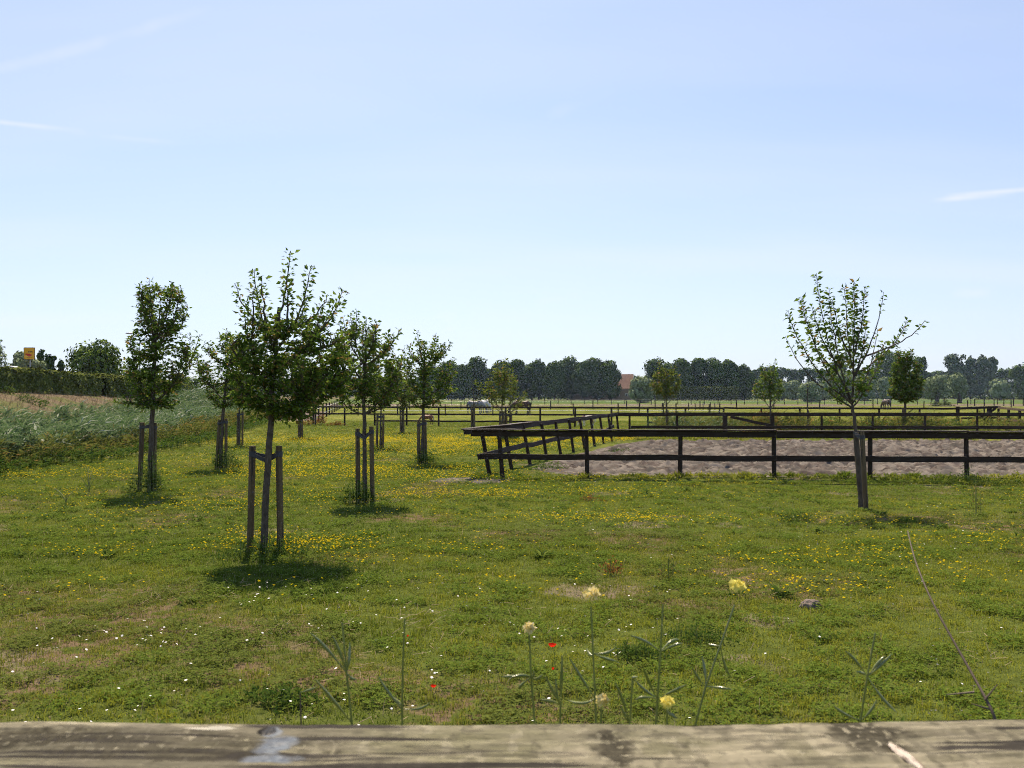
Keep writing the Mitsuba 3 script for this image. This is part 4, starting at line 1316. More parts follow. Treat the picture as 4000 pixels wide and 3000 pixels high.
def stake(px_base, py_base, px_top, py_top, d, label, r=.042, tie_to=None, capped=True):
    k = thing('tree_stake', label, 'stake', 'round wooden tree stakes')
    p0, p1 = at(px_base, py_base, d), at(px_top, py_top, d)
    p0[2] = float(H(p0[0], p0[1])) - .05
    path = np.linspace(p0, p1, 7)
    v, f = tube(path, r * np.array([1, 1, 1, 1, 1, 1, .97]), 12, rng=r5, rough=.012)
    put('pole', trimesh.Trimesh(v, f, process=False), 'grey_wood', k, smooth=50)
    if tie_to is not None:
        # flat dark rubber strap, wound round the pole top and slung to the trunk
        ax = (p1 - p0) / np.linalg.norm(p1 - p0)
        c = p1 - ax * .10
        v, f = tube([c - ax * .035, c + ax * .035], r * 1.12, 12)
        band = put('band', trimesh.Trimesh(v, f, process=False), 'rubber', k, smooth=50)
        e = tie_to
        o = np.array([0, -r * 1.1, 0])
        put('strap', board(c + o, e + o * .9, .05, .006, up=(0, 0, 1), wob=0, segs=3, bevel=.001), 'rubber', k)
        put('strap', board(c - o, e - o * .9 + [0, 0, .05], .045, .006, up=(0, 0, 1), wob=0, segs=3, bevel=.001), 'rubber', k)


rt = lambda s: np.random.default_rng(s)
dA = 12.4
young_tree('nearest young tree, dense with tall upright leafy shoots', dA, [(1030, 2170), (1042, 1900), (1058, 1650), (1066, 1520), (1072, 1380), (1090, 1200)],
           [(1118, 968), (1228, 1038), (982, 1050), (1042, 1090), (920, 1108), (962, 1210), (1280, 1142), (1312, 1165), (1352, 1140), (1130, 1080), (1010, 1130), (1190, 1150), (1240, 1200), (1385, 1290), (900, 1430), (905, 1300), (1370, 1420), (1330, 1380), (930, 1560), (1210, 1580), (1290, 1540), (1130, 1625)],
           [(1240, 960, 1240), (1330, 905, 1350), (1430, 890, 1400), (1520, 895, 1380), (1590, 910, 1310), (1660, 960, 1200)], 520, .072, rt(1), trunk_r=.048, dens=1.35, spur=.075)
dB = 20.3
young_tree('slender young tree beside the reeds, left of the nearest one', dB, [(588, 1920), (592, 1700), (598, 1560), (604, 1400), (608, 1250)],
           [(560, 1080), (555, 1110), (660, 1098), (690, 1120), (715, 1130), (530, 1160), (640, 1150), (600, 1190), (725, 1200), (500, 1330), (490, 1400), (750, 1330), (800, 1310), (480, 1420), (560, 1260), (470, 1570), (740, 1420), (700, 1250)],
           [(1120, 540, 720), (1180, 525, 735), (1300, 520, 730), (1370, 495, 750), (1450, 490, 745), (1530, 500, 720), (1610, 520, 690)], 620, .096, rt(2), trunk_r=.06)
dC = 26.6
young_tree('young tree with ivy on its trunk, behind the slender one', dC, [(862, 1835), (866, 1700), (874, 1580), (888, 1450), (890, 1380)],
           [(885, 1282), (870, 1310), (910, 1330), (930, 1300), (800, 1350), (770, 1360), (950, 1360), (780, 1410), (760, 1450), (965, 1420), (800, 1520)],
           [(1310, 850, 930), (1370, 800, 950), (1430, 765, 965), (1500, 770, 970), (1560, 800, 960), (1600, 850, 930)], 300, .105, rt(3), trunk_r=.055)
dD = 38.7
young_tree('young tree at the back left, between ivy tree and nearest tree', dD, [(936, 1740), (936, 1650), (934, 1560)], [(920, 1390), (950, 1370), (980, 1400), (900, 1450), (990, 1450)],
           [(1400, 910, 980), (1450, 890, 1000), (1520, 890, 1000), (1590, 915, 985)], 230, .15, rt(4), trunk_r=.05)
dE = 45.6
young_tree('young tree seen directly behind the nearest tree', dE, [(1173, 1708), (1174, 1640), (1178, 1560)], [(1170, 1380), (1210, 1390), (1140, 1420), (1240, 1440)],
           [(1400, 1150, 1230), (1460, 1120, 1260), (1530, 1125, 1250), (1590, 1150, 1220)], 230, .17, rt(5), trunk_r=.05)
dF = 18.4
young_tree('spreading young tree with lush weeds at its foot, centre left', dF, [(1425, 1962), (1424, 1750), (1422, 1600), (1424, 1500), (1428, 1420)],
           [(1370, 1225), (1425, 1235), (1405, 1255), (1455, 1275), (1330, 1260), (1565, 1290), (1520, 1320), (1470, 1320), (1345, 1240), (1300, 1330), (1580, 1380), (1310, 1420), (1560, 1440), (1480, 1260), (1395, 1210), (1500, 1570), (1330, 1560), (1560, 1540)],
           [(1270, 1350, 1470), (1330, 1310, 1550), (1400, 1290, 1575), (1470, 1290, 1580), (1540, 1320, 1570), (1600, 1380, 1500)], 400, .086, rt(6), trunk_r=.046)
dG = 36.8
young_tree('young tree just behind the spreading one, between two stakes', dG, [(1487, 1752), (1488, 1650), (1490, 1570)], [(1480, 1380), (1520, 1400), (1450, 1410), (1560, 1430)],
           [(1400, 1440, 1540), (1460, 1420, 1570), (1530, 1420, 1570), (1595, 1460, 1530)], 230, .15, rt(7), trunk_r=.05)
dH = 28.6
young_tree('young tree with a narrow notched top, fourth tree in the front rows', dH, [(1650, 1810), (1652, 1700), (1655, 1580), (1655, 1480), (1660, 1420)],
           [(1630, 1292), (1660, 1330), (1698, 1305), (1705, 1310), (1760, 1335), (1740, 1350), (1590, 1345), (1720, 1380), (1775, 1395), (1585, 1410), (1640, 1330), (1780, 1450), (1610, 1570), (1760, 1520)],
           [(1330, 1615, 1720), (1390, 1590, 1760), (1460, 1570, 1780), (1530, 1570, 1780), (1590, 1610, 1730)], 340, .105, rt(8), trunk_r=.055)
dI = 51.7
young_tree('small young tree behind, between the spreading and notched trees', dI, [(1571, 1690), (1571, 1630), (1573, 1560)], [(1560, 1440), (1590, 1430), (1610, 1470), (1540, 1480)],
           [(1450, 1550, 1600), (1500, 1530, 1620), (1550, 1530, 1625), (1600, 1555, 1600)], 200, .17, rt(9), trunk_r=.05, leaf='yellow_leaf')
dJ = 58.0
young_tree('almost bare dead sapling in front of the grey horse', dJ, [(1849, 1674), (1850, 1600), (1851, 1520)], [(1845, 1480), (1875, 1510), (1890, 1515), (1860, 1535)],
           [(1500, 1840, 1870), (1540, 1840, 1870)], 0, .10, rt(10), trunk_r=.05, dens=.12)
dK = 43.0
young_tree('yellowish sapling with light leaves in front of the far trees', dK, [(1961, 1725), (1961, 1640), (1962, 1580), (1964, 1520)], [(1940, 1420), (1955, 1445), (1905, 1490), (1860, 1485), (1990, 1440), (2020, 1500), (1925, 1520), (2050, 1530), (1880, 1500), (1975, 1400)],
           [(1440, 1925, 2000), (1480, 1905, 2015), (1530, 1890, 2020), (1575, 1925, 2000)], 150, .15, rt(11), trunk_r=.045, leaf='yellow_leaf')
dL = 44.5
young_tree('thin sapling with reaching side branch, right beside the yellowish one', dL, [(1992, 1722), (1992, 1640), (1993, 1570), (1995, 1480)], [(1995, 1430), (2055, 1522), (2010, 1460), (2030, 1560), (2045, 1565)],
           [(1460, 1980, 2010), (1560, 1970, 2040)], 30, .15, rt(12), trunk_r=.045, leaf='yellow_leaf', dens=.8)
dM = 48.5
young_tree('yellow green sapling in front of the round willow', dM, [(2603, 1700), (2603, 1620), (2602, 1555), (2600, 1500)], [(2580, 1405), (2600, 1440), (2640, 1430), (2560, 1470), (2655, 1480), (2545, 1500)],
           [(1440, 2565, 2630), (1480, 2545, 2655), (1520, 2540, 2660), (1555, 2575, 2625)], 240, .16, rt(13), trunk_r=.05, leaf='yellow_leaf')
young_tree('sapling with three pointed tops behind the braced fence bay', dM, [(3012, 1700), (3010, 1620), (3008, 1555), (3005, 1500)], [(3025, 1408), (3005, 1422), (2972, 1425), (2955, 1490), (3055, 1490), (2950, 1520), (3060, 1515)],
           [(1450, 2980, 3030), (1490, 2955, 3050), (1530, 2950, 3055), (1562, 2990, 3025)], 200, .16, rt(14), trunk_r=.05, leaf='apple_leaf')
young_tree('nearly leafless sapling left of the open vase shaped tree', dM, [(3155, 1700), (3154, 1600), (3154, 1500)], [(3157, 1478), (3150, 1500)], [(1500, 3150, 3160), (1560, 3150, 3160)], 0, .10, rt(15), trunk_r=.04, dens=.2, bare=((3157, 1478),))
young_tree('dark dense sapling with a narrow crown at right', dM, [(3535, 1700), (3535, 1600), (3537, 1520), (3538, 1440)], [(3510, 1356), (3555, 1362), (3525, 1375), (3490, 1440), (3595, 1430), (3480, 1480), (3600, 1490), (3540, 1380), (3470, 1540)],
           [(1375, 3500, 3565), (1430, 3490, 3590), (1490, 3475, 3605), (1535, 3470, 3605), (1575, 3505, 3575)], 700, .16, rt(16), trunk_r=.07)
dP = 17.3
young_tree('open vase shaped young tree with sparse long shoots at right', dP, [(3362, 1992), (3352, 1800), (3340, 1680), (3331, 1600), (3329, 1580)],
           [(3208, 1056), (3355, 1088), (3115, 1160), (3060, 1215), (3430, 1145), (3590, 1255), (3540, 1250), (3070, 1312), (3300, 1120), (3345, 1120), (3375, 1122), (3252, 1170), (3235, 1130), (3390, 1260), (3175, 1250), (3440, 1280), (3480, 1330), (3225, 1520), (3180, 1190)],
           [(1300, 3230, 3380), (1400, 3215, 3410), (1450, 3220, 3425), (1510, 3225, 3430), (1570, 3280, 3375)], 80, .098, rt(17), trunk_r=.045, dens=1.25,
           bare=((3430, 1145), (3590, 1255), (3540, 1245), (3070, 1312), (3440, 1280), (3480, 1310)), spur=.03, fork=13)


def pair(d, left, right, trunk, tag, ties=True, r=.042):
    """left/right: (base x, base y, top x, top y); trunk: pixel where the ties meet."""
    for s, name in ((left, 'left'), (right, 'right')):
        if s:
            stake(*s, d, f'round wooden stake on the {name} of the {tag}', r, at(*trunk, d) if ties else None)


pair(12.5, (978, 2185, 987, 1742), (1098, 2165, 1090, 1742), (1046, 1800), 'nearest young tree')
pair(20.4, (547, 1915, 556, 1650), (603, 1905, 604, 1652), (596, 1668), 'slender young tree beside the reeds', r=.05)
pair(26.6, (846, 1830, 857, 1640), (883, 1812, 884, 1635), (870, 1650), 'young tree with ivy on its trunk')
pair(38.7, (928, 1740, 930, 1612), (947, 1735, 948, 1608), (936, 1622), 'back left tree')
pair(45.6, (1167, 1710, 1168, 1600), (1181, 1708, 1180, 1600), (1174, 1610), 'tree directly behind the nearest tree')
pair(18.4, (1399, 1955, 1397, 1674), (1456, 1950, 1451, 1666), (1424, 1712), 'spreading young tree with lush weeds')
pair(36.8, (1472, 1750, 1475, 1617), (1496, 1748, 1498, 1616), (1487, 1632), 'tree just behind the spreading one')
pair(28.6, (1636, 1800, 1636, 1648), (1664, 1805, 1659, 1640), (1650, 1658), 'young tree with notched top', r=.05)
pair(51.7, (1565, 1692, 1564, 1600), (1578, 1690, 1576, 1596), (1571, 1608), 'small tree between spreading and notched trees')
pair(58.0, (1841, 1672, 1843, 1592), (1854, 1670, 1853, 1590), (1849, 1600), 'almost bare dead sapling')
pair(43.0, (1953, 1722, 1953, 1611), (1969, 1722, 1967, 1607), (1961, 1620), 'yellowish sapling')
pair(44.5, (1979, 1722, 1979, 1613), (1998, 1720, 1997, 1614), (1992, 1628), 'thin sapling with reaching side branch')
pair(48.5, (2608, 1702, 2608, 1602), None, (2603, 1612), 'yellow green sapling before the round willow', False, .05)
pair(48.5, None, (3162, 1700, 3157, 1603), (3154, 1612), 'nearly leafless sapling', False)
pair(48.5, (3530, 1702, 3529, 1592), None, (3535, 1608), 'dark dense sapling', False, .07)
stake(3365, 1990, 3342, 1690, 17.5, 'thick wooden stake close against the open vase shaped tree', .05)
stake(3382, 1985, 3366, 1685, 17.0, 'paler wooden stake right of the open vase shaped tree', .042, at(3335, 1700, 17.2))

# weeds at the feet of trees


def weed_clump(px, py, d, w, h, n, label, leaf='weed_leaf', size=.06, name='weed_clump', cat='weeds'):
    c = at(px, py, d)
    z = float(H(c[0], c[1]))
    k = thing(name, label, cat)
    mb = MB()
    x, y = r5.normal(0, w / 2, n), r5.normal(0, w / 2.5, n)
    hh = h * np.exp(-(x / w) ** 2) * r5.uniform(.35, 1, n)
    base = np.stack([c[0] + x, c[1] + y, np.full(n, z)], 1)
    for j in range(4):
        t = r5.uniform(.15, 1, n)
        az = r5.uniform(0, 6.28, n)
        dv = np.stack([np.cos(az), np.sin(az), r5.uniform(.2, 1.4, n)], 1)
        mb.add(*leaf_cards(base + np.stack([r5.normal(0, .03, n), r5.normal(0, .03, n), hh * t], 1), dv, np.tile([0, 0, 1.0], (n, 1)) + r5.normal(0, .4, (n, 3)), size * r5.uniform(.6, 1.4, n), size * .4, r5))
    put('foliage', mb.mesh(), leaf, k, uv=mb.uv())
    sm_ = MB()
    for i in range(0, n, 2):
        sm_.add(*tube([base[i], base[i] + [0, 0, hh[i]]], .003, 3, caps=False))
    put('stems', sm_.mesh(), 'stem_green', k, kind='stuff')


weed_clump(1400, 1965, 18.2, .42, .45, 130, 'lush dark weeds at the foot of the spreading young tree', size=.08)
weed_clump(1040, 2180, 12.2, .55, .30, 170, 'leafy weeds at the foot of the nearest young tree', size=.055)
weed_clump(570, 1920, 20.2, .35, .75, 90, 'climbing weeds round the foot of the slender young tree', size=.08)
weed_clump(604, 1860, 20.2, .18, 1.0, 60, 'climbing weeds on the right stake of the slender young tree', size=.07)
weed_clump(880, 1825, 26.4, .45, .6, 110, 'ivy and weeds round the foot of the ivy tree', size=.09)
weed_clump(1665, 1805, 28.4, .4, .45, 90, 'weeds at the foot of the tree with notched top', size=.09)
weed_clump(1990, 1720, 42.5, .5, .6, 110, 'weeds at the foot of the yellowish sapling', size=.11)
weed_clump(3780, 1880, 22.0, .25, .5, 40, 'tall nettles by the fence post near the right edge', size=.06)
weed_clump(3770, 1850, 22.2, .9, .22, 120, 'low weeds under the fence near the right edge', size=.06)
weed_clump(1255, 1640, 66.0, .4, .8, 60, 'rusty dock plant by the corner of the paddock fence', 'rust_plant', .14, 'dock_plant', 'plant')
weed_clump(1205, 1650, 63.0, .4, .6, 50, 'rusty dock plant left of the paddock fence corner', 'rust_plant', .12, 'dock_plant', 'plant')
weed_clump(1315, 1655, 62.0, .5, .4, 50, 'small rusty dock plant right of the paddock fence corner', 'rust_plant', .12, 'dock_plant', 'plant')
weed_clump(2385, 2250, 10.9, .12, .22, 18, 'reddish dock in the open grass right of centre', 'rust_plant', .05, 'dock_plant', 'plant')
weed_clump(2300, 1960, 18.4, .2, .2, 18, 'small rusty dock below the front arena fence', 'rust_plant', .06, 'dock_plant', 'plant')
weed_clump(2610, 2350, 10.6, .12, .3, 22, 'dark upright weed in the open grass right of centre', 'dry_weed', .05)
weed_clump(3810, 2020, 16.3, .12, .75, 22, 'tall dry weed standing right of the open vase shaped tree', 'dry_weed', .05)
weed_clump(3120, 2030, 15.6, .3, .16, 60, 'low green weed left of the open vase shaped tree', size=.06)
weed_clump(2420, 1760, 34, .6, .3, 70, 'weeds under the leaning side fence', size=.08)
weed_clump(2150, 1830, 26.5, .6, .35, 130, 'weeds inside the corner of the arena fence', size=.07)
weed_clump(2480, 2560, 7.5, .22, .12, 90, 'dark green weed patch in front, right of the poppy', size=.04)
weed_clump(2700, 2520, 8.0, .30, .12, 90, 'leafy weed patch at the front right of centre', size=.04)
weed_clump(1100, 2740, 6.4, .25, .08, 80, 'broad leaved weeds just beyond the plank at left', size=.05)
# rank growth behind the arena's far fence
bu = MB()
n = 1700
px = r5.uniform(2560, 4000, n)
dd = r5.uniform(46.5, 55, n)
x = (px - CX) / F * dd
dens = meshkit.fbm(np.stack([x * .45, dd * .2, x * 0], -1), 3, 19)
k_ = dens > .40
mb = reed_mesh(r5, np.stack([x[k_], dd[k_]], 1), .25, .95, 5, .06, 0)
stuff('rank_weeds', mb.mesh(), 'dry_weed', 'rank yellow and brown weeds behind the far arena fence', 'weeds', uv=mb.uv())
mb = reed_mesh(r5, np.stack([r5.uniform(7.5, 11, 260), r5.uniform(46, 56, 260)], 1), .3, 1.0, 4, .04, 0)
stuff('tall_grass', mb.mesh(), 'reed_leaf', 'tall pale grass behind the far arena fence left of the braced bay', 'grass', uv=mb.uv())
for (px, w, h, s, lf) in ((3000, .9, 1.3, 'brownish bush of dock and shoots left of the braced post', 'rust_plant'), (3130, 1.2, 1.4, 'yellowish bush right of the braced post', 'dry_weed'), (3240, .9, 1.0, 'green bush behind the far fence left of the open tree', 'weed_leaf'), (3420, 1.2, 1.0, 'green bush behind the far fence right of the open tree', 'weed_leaf'), (3590, .9, .9, 'dark bush at the foot of the dark dense sapling', 'weed_leaf'), (3720, 1.2, .8, 'bush spreading beside the heavy gate', 'weed_leaf')):
    weed_clump(px, 1690, 50, w, h, 240, s, lf, .15, 'bush', 'bush')

weed_clump(3656, 1590, 158, .9, 1.0, 60, 'dark round tussock on the soil strip, left of two at right', 'hedge_leaf', .3, 'tussock', 'tussock')
weed_clump(3694, 1589, 160, .9, 1.3, 70, 'dark round tussock on the soil strip, right of two at right', 'hedge_leaf', .3, 'tussock', 'tussock')
# yellow mustard plant standing free at the left


def mustard(px, py, d, h, label):
    c = at(px, py, d); z = float(H(c[0], c[1]))
    k = thing('mustard_plant', label, 'plant')
    s, f_ = MB(), MB()
    for i in range(9):
        t = np.array([c[0] + r5.normal(0, .18), c[1] + r5.normal(0, .1), z + h * r5.uniform(.55, 1)])
        s.add(*tube(bezier(np.array([c[0], c[1], z]), np.array([c[0], c[1], z + h * .5]), t, 5), [.006, .005, .004, .004, .003], 4, caps=False))
        n = 14
        nn = r5.normal(size=(n, 3)); nn /= np.linalg.norm(nn, axis=1, keepdims=True)
        f_.add(*clump_cards(t + r5.normal(0, .022, (n, 3)), nn, .014, r5))
    put('stem', s.mesh(), 'stem_green', k)
    put('flowers', f_.mesh(), 'petal_yellow', k, kind='stuff')


mustard(350, 1915, 20.0, .62, 'pale yellow mustard plant standing in the grass at left')
mustard(260, 1960, 18.0, .35, 'short yellow mustard plant further left in the grass')

# molehill, poppies


def mound(px, py, d, r, h, label):
    c = at(px, py, d); z = float(H(c[0], c[1]))
    m = trimesh.creation.icosphere(subdivisions=4, radius=1)
    v = m.vertices.copy()
    v *= (.8 + .5 * meshkit.fbm(v * 2.5 + c, 4, 2))[:, None]
    m.vertices = v * [r, r * .8, h] + [c[0], c[1], z]
    k = put('molehill', m, 'hooffree_soil', smooth=True)
    labels[k] = {'label': label, 'category': 'molehill'}


mound(3165, 2372, 9.25, .10, .07, 'low bare molehill in the grass at right')


def poppy(px, py, d, h, label, s=.03, shut=False):
    c = at(px, py, d); gx, gy = c[0], c[1]
    z = float(H(gx, gy)); top = np.array([gx, gy, c[2]])
    k = thing('poppy', label, 'poppy', 'red poppies in the near grass')
    m = MB(); m.add(*tube(bezier(np.array([gx + .02, gy, z]), np.array([gx + .02, gy, c[2] * .6]), top, 6), .0016, 5)); put('stem', m.mesh(), 'stem_green', k)
    pm = MB()
    for i in range(4):
        a = i * math.pi / 2 + .5
        u, w = np.linspace(0, 1, 5), np.linspace(-1, 1, 7)
        U, W = np.meshgrid(u, w, indexing='ij')
        ang = a + W * .95 * (U ** .4)
        rad = s * U * (1 + .07 * np.cos(W * 9)) * (1 if not shut else .55)
        zz = s * (.75 if not shut else 1.1) * U ** 2 + .002 * (i % 2) + .08 * s * np.sin(W * 8) * U
        v = np.stack([top[0] + rad * np.cos(ang), top[1] + rad * np.sin(ang), top[2] + zz - s * .2], -1).reshape(-1, 3)
        ii, jj = np.meshgrid(np.arange(4), np.arange(6), indexing='ij'); p = (ii * 7 + jj).ravel()
        pm.add(v, np.vstack([np.stack([p, p + 1, p + 8], 1), np.stack([p, p + 8, p + 7], 1)]))
    put('petals', pm.mesh(), 'petal_red', k, smooth=True)
    ce = trimesh.creation.icosphere(subdivisions=1, radius=s * .22); ce.apply_translation(top + [0, 0, s * .1]); put('seed_head', ce, 'sign_black', k)


poppy(2157, 2522, 7.3, .15, 'bright red open poppy right of the frame centre')
poppy(1694, 2680, 6.55, .08, 'small crimson poppy near the plank, left of the bright one', .019)
poppy(2160, 2613, 6.9, .08, 'dark red drooping poppy just below the bright open one', .016, True)
poppy(1594, 2484, 7.9, .08, 'tiny faded red poppy farthest left of the poppies', .013, True)

# ------------------------------------------------------------------ horses


def horse_mesh(head_down=True, stride=0.0, neck_turn=0.0):
    """A grazing horse facing +x, 1.45 m at the withers, one closed surface."""
    S = lambda p, r: m3.Manifold.sphere(r, 14).translate(tuple(float(q) for q in p))
    parts = []

    def bone(*js):
        for (p, r), (q, s) in zip(js[:-1], js[1:]):
            parts.append(m3.Manifold.batch_hull([S(p, r), S(q, s)]))
    # trunk: croup, loin, barrel, chest, shoulder
    parts.append(m3.Manifold.batch_hull([S((-.62, 0, 1.14), .25), S((-.25, 0, 1.05), .27)]))
    parts.append(m3.Manifold.batch_hull([S((-.25, 0, 1.05), .28), S((.15, 0, 1.02), .31)]))
    parts.append(m3.Manifold.batch_hull([S((.15, 0, 1.02), .31), S((.48, 0, 1.02), .29)]))
    parts.append(m3.Manifold.batch_hull([S((.30, 0, 1.22), .17), S((.45, 0, 1.25), .17), S((.62, 0, 1.02), .21)]))
    nt = neck_turn
    # neck down to the grass, then the head
    bone(((.60, 0, 1.12), .21), ((.88, nt * .15, .93), .155), ((1.12, nt * .4, .66), .12), ((1.22, nt * .6, .52), .115))
    bone(((1.22, nt * .6, .50), .115), ((1.27, nt * .65, .36), .095), ((1.30, nt * .7, .20), .062), ((1.30, nt * .7, .13), .055))
    for s in (-1, 1):
        bone(((1.13, nt * .6 + s * .06, .60), .035), ((1.06, nt * .6 + s * .075, .70), .012))
        # hind leg: stifle forward and high, hock back
        f = stride * s
        bone(((-.66, s * .11, 1.02), .20), ((-.50 + f * .1, s * .15, .80), .135), ((-.74 + f * .2, s * .14, .53), .070), ((-.71 + f * .28, s * .14, .28), .045), ((-.69 + f * .3, s * .14, .16), .052), ((-.66 + f * .3, s * .14, .06), .05), ((-.64 + f * .3, s * .14, .035), .062))
        g = -stride * s
        bone(((.50, s * .13, .92), .16), ((.45 + g * .08, s * .15, .70), .095), ((.47 + g * .2, s * .15, .45), .062), ((.47 + g * .26, s * .15, .24), .042), ((.48 + g * .28, s * .15, .15), .05), ((.50 + g * .3, s * .15, .06), .048), ((.52 + g * .3, s * .15, .035), .06))
    body = m3.Manifold.batch_boolean(parts, m3.OpType.Add).refine_to_length(.05)
    mm = body.to_mesh()
    m = trimesh.Trimesh(mm.vert_properties[:, :3], mm.tri_verts)
    trimesh.smoothing.filter_taubin(m, iterations=10)
    return m


def tail_mesh():
    mb = MB()
    mb.add(*tube(bezier(np.array([-.84, 0, 1.22]), np.array([-1.02, 0, 1.1]), np.array([-.93, 0, .42]), 8), [.05, .06, .07, .08, .085, .08, .06, .02], 8))
    return mb.mesh()


def mane_mesh(nt):
    mb = MB()
    path = np.array([[.42, 0, 1.38], [.62, 0, 1.34], [.86, nt * .15, 1.11], [1.08, nt * .38, .82], [1.22, nt * .58, .66], [1.30, nt * .62, .48]])
    mb.add(*tube(path, [.02, .05, .055, .055, .05, .02], 7))
    lo = path + [[-.05, -.06, -.06]] * 6
    mb.add(*tube(lo, [.02, .06, .07, .07, .06, .02], 7))
    return mb.mesh()


HORSE = horse_mesh(True, .35)
HORSE2 = horse_mesh(True, -.2)


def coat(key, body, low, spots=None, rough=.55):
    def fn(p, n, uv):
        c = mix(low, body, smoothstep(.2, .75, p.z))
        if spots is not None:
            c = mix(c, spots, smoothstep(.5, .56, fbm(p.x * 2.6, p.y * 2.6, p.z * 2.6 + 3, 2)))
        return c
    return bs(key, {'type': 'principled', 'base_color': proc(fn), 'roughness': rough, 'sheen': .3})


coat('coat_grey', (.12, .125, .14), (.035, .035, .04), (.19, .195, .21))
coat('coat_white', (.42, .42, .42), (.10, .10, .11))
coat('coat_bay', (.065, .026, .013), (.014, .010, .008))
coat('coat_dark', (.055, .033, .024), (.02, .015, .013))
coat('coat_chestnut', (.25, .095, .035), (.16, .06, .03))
bs('coat_pied', {'type': 'principled', 'base_color': proc(lambda p, n, uv: mix((.62, .6, .56), (.20, .08, .035), smoothstep(.5, .54, fbm(p.x * 2.3 + 1, p.y * 2.3, p.z * 2.3, 2)))), 'roughness': .6})
bs('hair_black', {'type': 'principled', 'base_color': {'type': 'rgb', 'value': (.02, .017, .015)}, 'roughness': .6})
bs('hair_blond', {'type': 'principled', 'base_color': {'type': 'rgb', 'value': (.50, .40, .26)}, 'roughness': .6})
bs('hair_white', {'type': 'principled', 'base_color': {'type': 'rgb', 'value': (.6, .58, .54)}, 'roughness': .6})


def place_horse(px, d, rot, scale, coat_key, hair, label, mesh=HORSE, cat='horse', name='horse', group='horses grazing in the paddocks'):
    k = thing(name, label, cat, group)
    x = (px - CX) / F * d
    M_ = trimesh.transformations.translation_matrix([x, d, float(H(x, d))]) @ trimesh.transformations.rotation_matrix(math.radians(rot), [0, 0, 1]) @ np.diag([scale, scale, scale, 1])
    for nm, m, c in (('body', mesh, coat_key), ('tail', trimesh.Trimesh(*tail_mesh(), process=False), hair), ('mane', trimesh.Trimesh(*mane_mesh(0), process=False), hair)):
        m = m.copy(); m.apply_transform(M_)
        put(nm, m, c, k, smooth=True)


place_horse(1858, 101, -22, 1.0, 'coat_grey', 'hair_black', 'dapple grey horse grazing behind the dead sapling, facing right')
place_horse(1896, 107, -62, 1.02, 'coat_white', 'hair_white', 'pale grey horse grazing just behind the dapple grey one', HORSE2)
place_horse(2036, 101, 180, 1.0, 'coat_bay', 'hair_black', 'brown bay horse grazing beside the yellowish sapling, facing left', HORSE2)
place_horse(1668, 66, 168, .47, 'coat_chestnut', 'hair_blond', 'small chestnut pony with blond mane grazing behind the notched tree', HORSE, 'pony', 'pony')
place_horse(2296, 62, 160, .50, 'coat_pied', 'hair_white', 'small white and brown pony behind the leaning side fence', HORSE2, 'pony', 'pony')
place_horse(3462, 130, 100, 1.0, 'coat_dark', 'hair_black', 'dark brown horse seen from behind, left of the dark dense sapling')

# ------------------------------------------------------------------ the old fence under the camera and the plants against it
wf = thing('weathered_fence', 'weathered grey timber fence directly in front of the viewer', 'fence')
zt, y0, y1 = 1.7245, .690, .846
rw = np.random.default_rng(5)
xs_ = np.linspace(-1.5, 1.5, 420)
prof_n = 44
tt = np.linspace(0, 1, prof_n)
# cross-section: up the front face, over the top, down the back
edge = np.array([(y0, zt - .05), (y0, zt - .008), (y0 + .006, zt - .001), (y0 + .02, zt)] + [(y0 + .02 + (y1 - y0 - .034) * s, zt) for s in np.linspace(.05, 1, 26)] + [(y1 - .008, zt - .0012), (y1 - .003, zt - .005), (y1, zt - .011), (y1, zt - .05), (y0, zt - .05)])
X, K = np.meshgrid(xs_, np.arange(len(edge)), indexing='ij')
Y, Z = edge[K, 0].copy(), edge[K, 1].copy()
topm = (Z > zt - .004)
q = np.stack([X * 5, Y * 90, Z * 0], -1)
Z -= np.where(topm, .0035 * np.clip(meshkit.fbm(q, 4, 3) - .42, 0, 1) * 2.2 + .004 * np.clip(meshkit.fbm(np.stack([X * 25, Y * 30, X * 0], -1), 3, 8) - .55, 0, 1), 0)
sag = .0035 * np.cos(X * 3.0) * -1 + .0075 * np.clip(X, 0, 1) + .0015 * meshkit.fbm(np.stack([X * 8, X * 0, X * 0], -1), 3, 4)
Z += sag
Y += .0045 * (meshkit.fbm(np.stack([X * 7, X * 0 + 3, X * 0], -1), 3, 14) - .5)
nx, nk = X.shape
i, j = np.meshgrid(np.arange(nx - 1), np.arange(nk - 1), indexing='ij'); p = (i * nk + j).ravel()
rail = trimesh.Trimesh(np.stack([X, Y, Z], -1).reshape(-1, 3), np.vstack([np.stack([p, p + nk, p + nk + 1], 1), np.stack([p, p + nk + 1, p + 1], 1)]), process=False)
rk = put('rail', rail, 'old_plank', wf, smooth=True)
# bird dropping on the rail
dm = trimesh.creation.icosphere(subdivisions=3, radius=1)
v = dm.vertices * (.75 + .6 * meshkit.fbm(dm.vertices * 2.4 + 5, 3, 2))[:, None]
v = v * [.027, .0045, .0016]
a = math.radians(-86)
bs('dropping', {'type': 'diffuse', 'reflectance': proc(lambda p, n, uv: mix((.20, .16, .12), (.48, .43, .36), smoothstep(.3, .6, fbm(p.x * 260, p.y * 90, 0, 3))))})
dm.vertices = np.stack([v[:, 0] * math.cos(a) - v[:, 1] * math.sin(a) + .2995, v[:, 0] * math.sin(a) + v[:, 1] * math.cos(a) + .752, v[:, 2] + zt - .0015 + .0022], 1)
put('bird_dropping', dm, 'dropping', rk, smooth=True)
for x in (-1.28, 1.28):
    m = trimesh.creation.box([.10, .10, 1.35]); m.apply_translation([x, .77, zt - .052 - .675]); put('post', m, 'grey_wood', wf)

r6 = np.random.default_rng(210)


